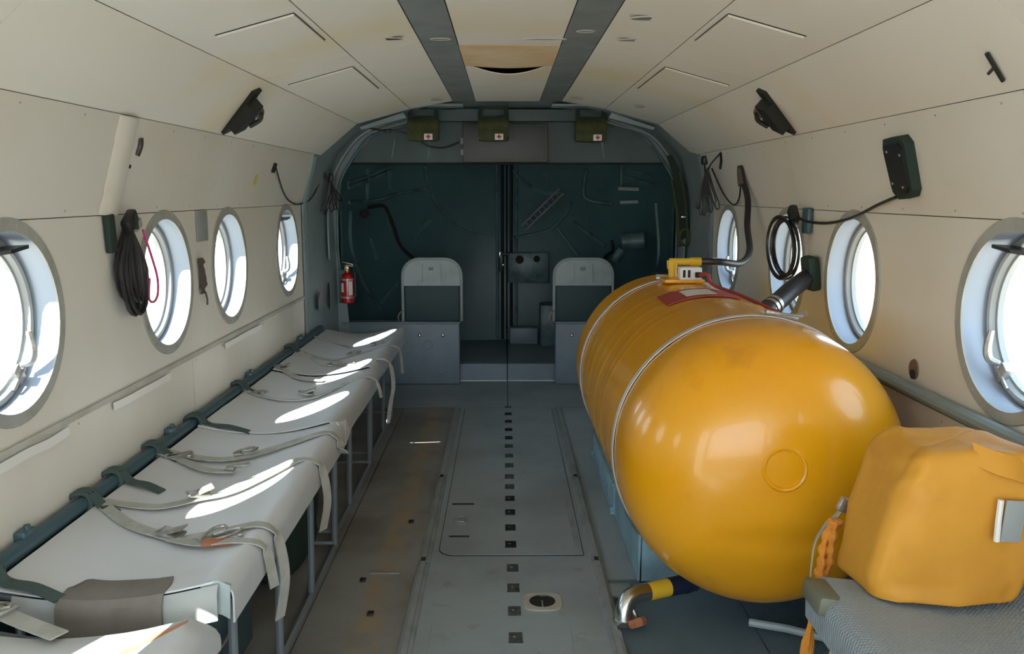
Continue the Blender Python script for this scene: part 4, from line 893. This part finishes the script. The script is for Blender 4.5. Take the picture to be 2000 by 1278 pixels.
# ------------------------------------------------------------------ right front bench with bag
bR, cR = bench('grey mesh-covered folding bench at the right with the yellow bag on it', .8, 1.80, .63, s=1, mt='vinyl_mesh', legs=(.95, 1.68), sag=.4, lz=.37, group=None)
m = MB(); m.box((.640, 1.742, .440), (.055, .11, .045), .012, rot=(0, .15, 0)); m.build('end_cap', 'olive_cap', bR, label='olive end cap')
m = MB(); m.box((1.02, 1.845, .448), (.10, .06, .03), .004); m.build('hinge_block', 'leg_grey', bR)
bR2, _ = bench('grey folding bench behind the yellow bag beside the tank', 1.97, 2.15, .98, s=1, mt='vinyl_grey', legs=(2.0,), sag=.3, group=None, xb=1.13)
def bagflat(q, p):
    x, y, z = q
    f = (z-.44)/.33; cx = .898
    x = cx+(x-cx)*(1.03-.24*max(0, f-.25))+.03*(f-.5)
    if x > cx and f < .45: x -= (x-cx)*.5*(.45-f)**1.2
    if x < cx: z -= .035*max(0, f-.75)*4*max(0, (cx-x)/.19-.4)
    z = max(.4535, z)
    y += (.010*math.sin(x*22+z*9)+.012*abs(nz(x, z, 1, 9))+.010*abs(nz(x+z, z-x, 5, 14)))*max(0, -p.y)
    x += .008*nz(z, y, 2, 14); z += .008*nz(x, y, 7, 11)*max(0, f-.3)
    return Vector((x, y, z))
t = thing('yellow_bag', 'yellow fabric bag standing on the right bench', 'bag', (.908, 1.79, .45))
m = MB(); blob(m, (.898, 1.79, .592), (.158, .115, .174), 8, n=72, m_=52, amp=.03, ns=4, seed=11, flat=bagflat); m.build('body', 'yellow_bag', t, ang=80)
m = MB(); m.ribbon([(.915, 1.706, .757), (.94, 1.686, .747), (.975, 1.677, .737), (1.01, 1.680, .724)], .05, .003, side=(0, .5, .8)); m.build('folded_seam', 'yellow_bag', t)
m = MB(); m.box((.980, 1.667, .632), (.042, .004, .085), .001, rot=(0, .08, .06)); m.build('tag', 'placard_grey', t, label='pale grey tag')
m = MB(); m.tube([(.951, 1.665, .677), (.948, 1.663, .632), (.949, 1.665, .592)], .006, 8); m.build('tag_sleeve', 'white_label', t)
t = thing('grey_strap', 'pale grey strap looping between the tank and the yellow bag', 'strap', (.76, 2.02, .4))
m = MB(); m.ribbon([(.768, 1.99, .545), (.757, 2.0, .52), (.735, 2.01, .49), (.715, 2.01, .45), (.702, 1.99, .40), (.69, 1.96, .36)], lambda q: .028 if q < .4 else .018, .003, side=(.3, .95, 0)); m.build('strap', 'webbing', t)
m = MB(); m.box((.770, 1.985, .552), (.025, .016, .035), .004, rot=(0, .4, 0)); m.build('buckle', 'steel_dull', t)
t = thing('orange_rope', 'thick orange rope hanging beside the yellow bag', 'rope', (.72, 1.9, .4))
m = MB()
for k in range(3): m.tube([(.748+.008*math.cos(k*2.1), 1.97+.008*math.sin(k*2.1), .52), (.733+.01*math.cos(k*2.1+1), 1.97+.01*math.sin(k*2.1+1), .46), (.716+.012*math.cos(k*2.1+2), 1.95+.01*math.sin(k*2.1+2), .41), (.70, 1.93+.01*k, .36), (.67+.006*k, 1.92, .20), (.665+.006*k, 1.92, .02)], lambda q: .009+.003*math.sin(q*60), 7, smooth=8)
m.build('strand', 'orange_rope', t)
t = thing('curved_strap', 'pale grey strap curling out under the right bench onto the floor', 'strap', (.72, 2.0, .1))
m = MB(); m.ribbon([(.76, 1.97, .36), (.775, 1.99, .26), (.755, 1.98, .17), (.70, 1.97, .12), (.63, 1.97, .11), (.60, 1.98, .13)], .03, .003, side=(.1, 1, .1)); m.build('strap', 'webbing_pale', t)
t = thing('floor_bar', 'pale grey metal bar on the floor below the tank front', 'bar', (.78, 2.45, 0))
m = MB(); m.tube([(.70, 2.46, .02), (.80, 2.42, .02), (.90, 2.36, .02)], .012, 8); m.build('bar', 'seat_grey', t)
t = thing('dark_bundle', 'dark green bundle wedged between the yellow bag and the wall', 'bag', (1.12, 2.0, .45))
m = MB(); blob(m, (1.095, 1.99, .565), (.055, .10, .115), 2.8, amp=.04, seed=8); m.build('body', 'dark_green_cloth', t)
t = thing('black_connector', 'small black ring connector hanging beside the yellow bag', 'connector', (1.07, 1.72, .44))
m = MB(); m.tube(circ((1.05, 1.78, .475), .014, (.2, -1, 0), 16, .02), .004, 6, closed=True); m.box((1.05, 1.79, .462), (.02, .01, .03), .003); m.build('ring', 'black_plastic', t)

# ------------------------------------------------------------------ wall things, left
t = thing('cable_cover', 'padded cream cover strip running up the left wall', 'cover', (-1.16, 2.65, 1.2))
G = [[onfacet(-1, 2, u, 2.545+(.145 if j else 0)*1+.0*j+(j-.5)*.0+.02*(1-u)*0 + (j*.0), .010+.006*math.sin(u*9+j)*.5) for j in (0, 1)] for u in [0.02+.97*k/12 for k in range(13)]]
G = [[onfacet(-1, 2, u, 2.55+.13*j/4-.03*(u-.5)*0, (.012 if 0 < j < 4 else .001)+.0025*nz(u*8, j, 0, 2)) for j in range(5)] for u in [.01+.98*k/14 for k in range(15)]]
m = MB(); m.sheet(G, .002); m.build('cover', 'cream', t)
m = MB(); m.tube([onfacet(-1, 2, .62, 2.72, .002), onfacet(-1, 2, .72, 2.725, .004), onfacet(-1, 2, .80, 2.72, .002)], .009, 8, smooth=3); m.disc(onfacet(-1, 2, .50, 2.69, 0), .006, facet_frame(-1, 2)[1], .003, 8); m.build('wall_opening', 'black_plastic', t, label='dark oval opening')
def loops(mb, c, ax, hw, hh, n_, r, sd, jit=.25, thick=.02):
    """hanging coil: n_ loops gathered at the top"""
    q = random.Random(sd); c = Vector(c); a = Vector(ax)
    outv = Vector((-1 if c.x > 0 else 1, 0, 0))
    for k in range(n_):
        f = q.uniform(.18, 1.08) if thick > .03 else 1+jit*(q.random()-.5); g_ = 1+jit*.6*(q.random()-.5); o = q.uniform(0, thick); sw = q.uniform(-.25, .25)*hw
        P = []
        for i in range(20):
            t_ = 2*PI*i/20; z = math.cos(t_); wd = hw*f*(.25+.75*min(1, (1-z)/.9))
            P.append(c + a*(math.sin(t_)*wd+sw*(1-z)/2) + Vector((0, 0, hh*g_*(z-1)+hh)) + outv*o*(.4+.6*abs(math.sin(t_/2))))
        mb.tube(P, r, 6, closed=True)
t = thing('coiled_cable', 'thick grey-black coil of cable with a magenta wire on the left wall', 'cable', (-1.13, 2.70, 1.0), 'coiled cables on the walls')
m = MB(); loops(m, (-1.155, 2.685, 1.050), (0, 1, 0), .082, .118, 26, .0064, 3, .35, .035); m.build('cable_loops', 'rubber', t)
m = MB(); m.tube([(-1.12, 2.735, 1.16), (-1.115, 2.775, 1.08), (-1.11, 2.80, 1.01), (-1.112, 2.80, .955), (-1.115, 2.77, .935), (-1.12, 2.75, .95), (-1.12, 2.765, 1.01)], .004, 6, smooth=6); m.build('magenta_wire', 'magenta', t, label='magenta wire')
m = MB(); m.box((-1.135, 2.68, 1.187), (.03, .075, .045), .008, rot=(.6, 0, 0)); m.tube([(-1.13, 2.70, 1.165), (-1.128, 2.69, 1.21)], .013, 8); m.build('plug', 'black_plastic', t)
m = MB(); m.box((-1.145, 2.75, 1.175), (.02, .05, .03), .004, rot=(.4, 0, 0)); m.build('clip', 'flange_grey', t)
m = MB(); m.box((-1.158, 2.595, 1.155), (.02, .045, .11), .005, rot=(.1, 0, 0)); m.build('holder', 'dark_green_cloth', t)
t = thing('metal_placard', 'plain grey rectangular placard between two left portholes', 'placard', (-1.168, 3.4, 1.1))
m = MB(); m.box((-1.167, 3.41, 1.148), (.003, .125, .115), .001); m.build('plate', 'placard_grey', t)
props(MB().disc(onfacet(-1, 2, .43, 4.06, 0), .026, facet_frame(-1, 2)[1], .001, 20).build('yellow_sticker', 'yellow_sticker'), 'small round yellow sticker on the left wall panel', 'sticker')
t = thing('rag', 'small crumpled brown rag stuck between two left portholes', 'rag', (-1.15, 3.37, .88))
G = [[(-1.158+.014*nz(a*3, b*3, 0, 2), 3.335+.06*a*(1-.5*abs(b-.6))+.02*b*math.sin(b*3), 1.03-.135*b) for a in (0, .33, .66, 1)] for b in [k/9 for k in range(10)]]
m = MB(); m.sheet(G, .004); m.tube([(-1.155, 3.375, .90), (-1.152, 3.385, .87), (-1.155, 3.39, .85)], .004, 6); m.build('cloth', 'brown_cloth', t)
t = thing('wall_cable', 'thin black cable drooping from a plug above the last left porthole', 'cable', (-1.12, 4.6, 1.3))
m = MB(); P = [onfacet(-1, 2, .70, 4.31, .006), onfacet(-1, 2, .52, 4.42, .006), onfacet(-1, 2, .30, 4.56, .006), onfacet(-1, 2, .12, 4.72, .006), onfacet(-1, 2, .03, 4.90, .006), onfacet(-1, 2, .02, 5.06, .006), (-1.145, 5.25, 1.24), (-1.13, 5.45, 1.34)]
m.tube(P, .0042, 6, smooth=6); m.build('cable', 'rubber', t)
m = MB(); m.tube([onfacet(-1, 2, .72, 4.31, .006), onfacet(-1, 2, .58, 4.29, .008)], .010, 8); m.build('plug', 'black_plastic', t)
def spray(name, label, c, ax, n_, hw, hh, sd, grp, plug=True):
    t = thing(name, label, 'cable', c, grp); q = random.Random(sd); c = Vector(c); a = Vector(ax); o_ = Vector((-1 if c.x > 0 else 1, 0, 0))
    m = MB()
    for k in range(n_):
        f = (k/(n_-1)-.5)*2 if n_ > 1 else 0; L_ = hh*q.uniform(.7, 1.05); w_ = q.uniform(.12, .22)*hw
        ctr = a*f*hw*.7
        P = [c+o_*.008, c+ctr*.5-a*w_+Vector((0, 0, -L_*.5))+o_*.014*q.random(), c+ctr-a*w_*.8+Vector((0, 0, -L_*.9)), c+ctr+Vector((0, 0, -L_)), c+ctr+a*w_*.8+Vector((0, 0, -L_*.9)), c+ctr*.5+a*w_+Vector((0, 0, -L_*.5))+o_*.012]
        m.tube(P, .0036, 6, closed=True, smooth=4)
    m.build('cable_loops', 'rubber', t)
    if plug: m = MB(); m.box(c+o_*.012+Vector((0, 0, .02))+a*.0, (.026, .035, .05), .008); m.build('plug', 'black_plastic', t)
    return t
t = spray('coiled_cable', 'loose bundle of black cable loops on the rear left frame', (-1.085, 5.50, 1.345), (.9, .4, 0), 6, .075, .20, 5, 'coiled cables on the walls')
m = MB(); m.tube([(-1.09, 5.50, 1.345), (-1.07, 5.58, 1.30), (-1.05, 5.70, 1.24), (-1.06, 5.68, 1.23), (-1.09, 5.52, 1.33)], .004, 6, smooth=5); m.tube([(-1.09, 5.49, 1.345), (-1.12, 5.49, 1.39), (-1.135, 5.49, 1.41)], .012, 8); m.build('stray_loop', 'rubber', t)

# ------------------------------------------------------------------ wall things, right
t = spray('coiled_cable', 'black cable hanging in long thin loops near the rear right porthole', (1.068, 4.80, 1.405), (.86, -.5, 0), 7, .075, .25, 9, 'coiled cables on the walls', plug=False)
m = MB(); m.box((1.092, 5.02, 1.452), (.03, .06, .05), .01); m.build('plug', 'black_plastic', t)
m = MB(); m.tube([(1.095, 5.03, 1.44), (1.11, 5.06, 1.37), (1.13, 5.05, 1.28), (1.10, 4.98, 1.23), (1.08, 4.88, 1.33), (1.07, 4.80, 1.41), (1.093, 4.66, 1.475)], .0045, 6, smooth=6); m.tube([(1.075, 4.76, 1.40), (1.11, 4.66, 1.28), (1.14, 4.56, 1.215), (1.145, 4.46, 1.24), (1.125, 4.36, 1.33), (1.106, 4.31, 1.39)], .0045, 6, smooth=6); m.build('lead', 'rubber', t)
m = MB(); m.tube([(1.092, 4.64, 1.478), (1.10, 4.66, 1.44), (1.11, 4.72, 1.40)], .008, 6); m.build('hanger', 'black_plastic', t)
t = thing('coiled_cable', 'round coil of black cable in front of the second rear right porthole', 'cable', (1.12, 3.56, 1.0), 'coiled cables on the walls')
m = MB(); q = random.Random(4)
for k in range(8):
    f = 1+.22*(q.random()-.5); o = q.uniform(0, .03); tl = .03*(q.random()-.5)
    m.tube([Vector((1.112-o+math.sin(a)*.018, 3.57-math.sin(a)*.105*f+tl+.02*math.cos(a), 1.055+math.cos(a)*.115*f)) for a in [2*PI*i/28 for i in range(28)]], .0048, 6, closed=True)
m.build('cable_loops', 'rubber', t)
m = MB(); m.box((1.125, 3.545, 1.185), (.035, .05, .075), .010, rot=(-.7, 0, 0)); m.build('plug', 'black_plastic', t)
m = MB(); m.box((1.155, 3.47, 1.165), (.02, .07, .10), .006); m.build('holder', 'tube_teal', t)
t = thing('headset_control_box', 'flat black-green box on the right wall with a cord', 'control box', (1.12, 2.6, 1.26))
d, nn = facet_frame(1, 2)
P = [onfacet(1, 2, u, y, 0) for u, y in ((.765, 2.665), (.80, 2.50), (.72, 2.478), (.20, 2.515), (.19, 2.655), (.27, 2.685), (.70, 2.69))]
P = [onfacet(1, 2, u, y, 0) for u, y in ((.795, 2.63), (.80, 2.525), (.72, 2.50), (.27, 2.512), (.195, 2.535), (.185, 2.61), (.26, 2.64), (.70, 2.645))]
m = MB(); m.prism(P, nn*.028); m.build('body', 'dark_green_cloth', t, ang=20)
c = sum(P, Vector())/len(P); m = MB(); m.prism([c+(p-c)*.82+nn*.028 for p in P], nn*.006); m.build('face_plate', 'black_plastic', t)
for k in range(0, 8, 2): m = MB(); p = c+(P[k]-c)*.6+nn*.034; m.disc(p, .004, nn, .002, 6); m.build('stud', 'steel_dull', t)
m = MB(); m.tube([onfacet(1, 2, .2, 2.645, .02), (1.14, 2.78, 1.235), (1.14, 2.98, 1.19), (1.14, 3.2, 1.165), (1.142, 3.42, 1.163), (1.138, 3.52, 1.175)], .0055, 8, smooth=7); m.build('cord', 'rubber', t)
t = thing('vent_plug', 'oval brown plug in the right wall below the portholes', 'plug', (1.165, 2.53, .74))
m = MB(); m.lathe([(0, .006), (.020, .007), (.028, .004), (.030, 0)], (1.17, 2.53, .765), (-1, 0, 0), 24); m.build('rim', 'plug_brown', t)
m = MB(); m.disc((1.163, 2.522, .752), .014, (-1, 0, 0), .003, 16); m.build('hole', 'gap_dark', t)
# camouflage strap bundle on the rear right frame
t = thing('strap_bundle', 'long dark green strap bundle hanging down the rear right frame', 'strap', (1.08, 5.6, 1.1))
m = MB(); P = [(1.0, 5.60, 1.505), (1.045, 5.60, 1.40), (1.07, 5.6, 1.30), (1.09, 5.6, 1.18), (1.10, 5.6, 1.07), (1.105, 5.6, .99)]
m.ribbon(P, lambda q: .03+.03*math.sin(q*PI), .02, side=(.9, .0, .25)); m.build('webbing', 'dark_green_cloth', t)
m = MB(); m.tube([(p[0]-.03, p[1]-.02, p[2]-.05) for p in P[1:]], .010, 6, smooth=4); m.tube([(p[0]+.02, p[1]-.025, p[2]) for p in P[1:]], .008, 6, smooth=4); m.tube(circ((1.105, 5.57, 1.0), .05, (0, 1, 0), 18, .03), .008, 6, closed=True); m.build('cord', 'olive', t)
m = MB(); m.box((1.10, 5.575, 1.125), (.04, .01, .012), .002); m.build('clasp', 'steel', t)

# ------------------------------------------------------------------ ceiling fittings
def fitting(s, label):
    a = onfacet(s, 3, .12, 3.43); b_ = onfacet(s, 3, .80, 3.30); d, nn = facet_frame(s, 3); c = onfacet(s, 3, .45, 3.40)
    t = thing('ceiling_socket', label, 'socket', c, 'black socket fittings on the upper walls')
    al = (b_-a).normalized(); sd_ = al.cross(nn).normalized()
    def pb(mb, u0, u1, w_, h0, h1, o=0):
        P = [a.lerp(b_, u0)+sd_*(o-w_/2), a.lerp(b_, u1)+sd_*(o-w_/2), a.lerp(b_, u1)+sd_*(o+w_/2), a.lerp(b_, u0)+sd_*(o+w_/2)]
        mb.prism([p+nn*h0 for p in P], nn*(h1-h0))
    sg = 1 if sd_.y > 0 else -1
    m = MB(); pb(m, -.05, 1.05, .045, 0, .014); m.build('mounting_bar', 'black_plastic', t)
    m = MB(); pb(m, .18, .82, .06, .014, .05); m.build('housing', 'black_plastic', t)
    m = MB(); m.tube([a.lerp(b_, .55)+sd_*sg*.03+nn*.03, a.lerp(b_, .50)+sd_*sg*.075+nn*.035], .022, 10); m.tube([a.lerp(b_, .36)+sd_*sg*.03+nn*.03, a.lerp(b_, .32)+sd_*sg*.065+nn*.03], .016, 10); m.build('socket_cup', 'brown_cloth', t)
    m = MB(); m.tube([a.lerp(b_, .25)+sd_*sg*.045+nn*.05, a.lerp(b_, .45)+sd_*sg*.06+nn*.06, a.lerp(b_, .6)+sd_*sg*.05+nn*.05], .009, 8, smooth=4); m.build('lever', 'black_plastic', t)
fitting(-1, 'black socket fitting on the sloping panel high at the left'); fitting(1, 'black socket fitting on the sloping panel high at the right')
t = thing('wall_latch', 'tiny dark latch on the upper right panel near the photo corner', 'latch', onfacet(1, 3, .3, 1.95))
m = MB(); m.tube([onfacet(1, 3, .42, 1.93, -.0)+facet_frame(1, 3)[1]*.006, onfacet(1, 3, .14, 1.97)+facet_frame(1, 3)[1]*.006], .005, 8); p = onfacet(1, 3, .28, 1.955)+facet_frame(1, 3)[1]*.006; m.tube([p, p+Vector((0, .02, -.01))], .004, 6); m.build('lever', 'black_plastic', t)
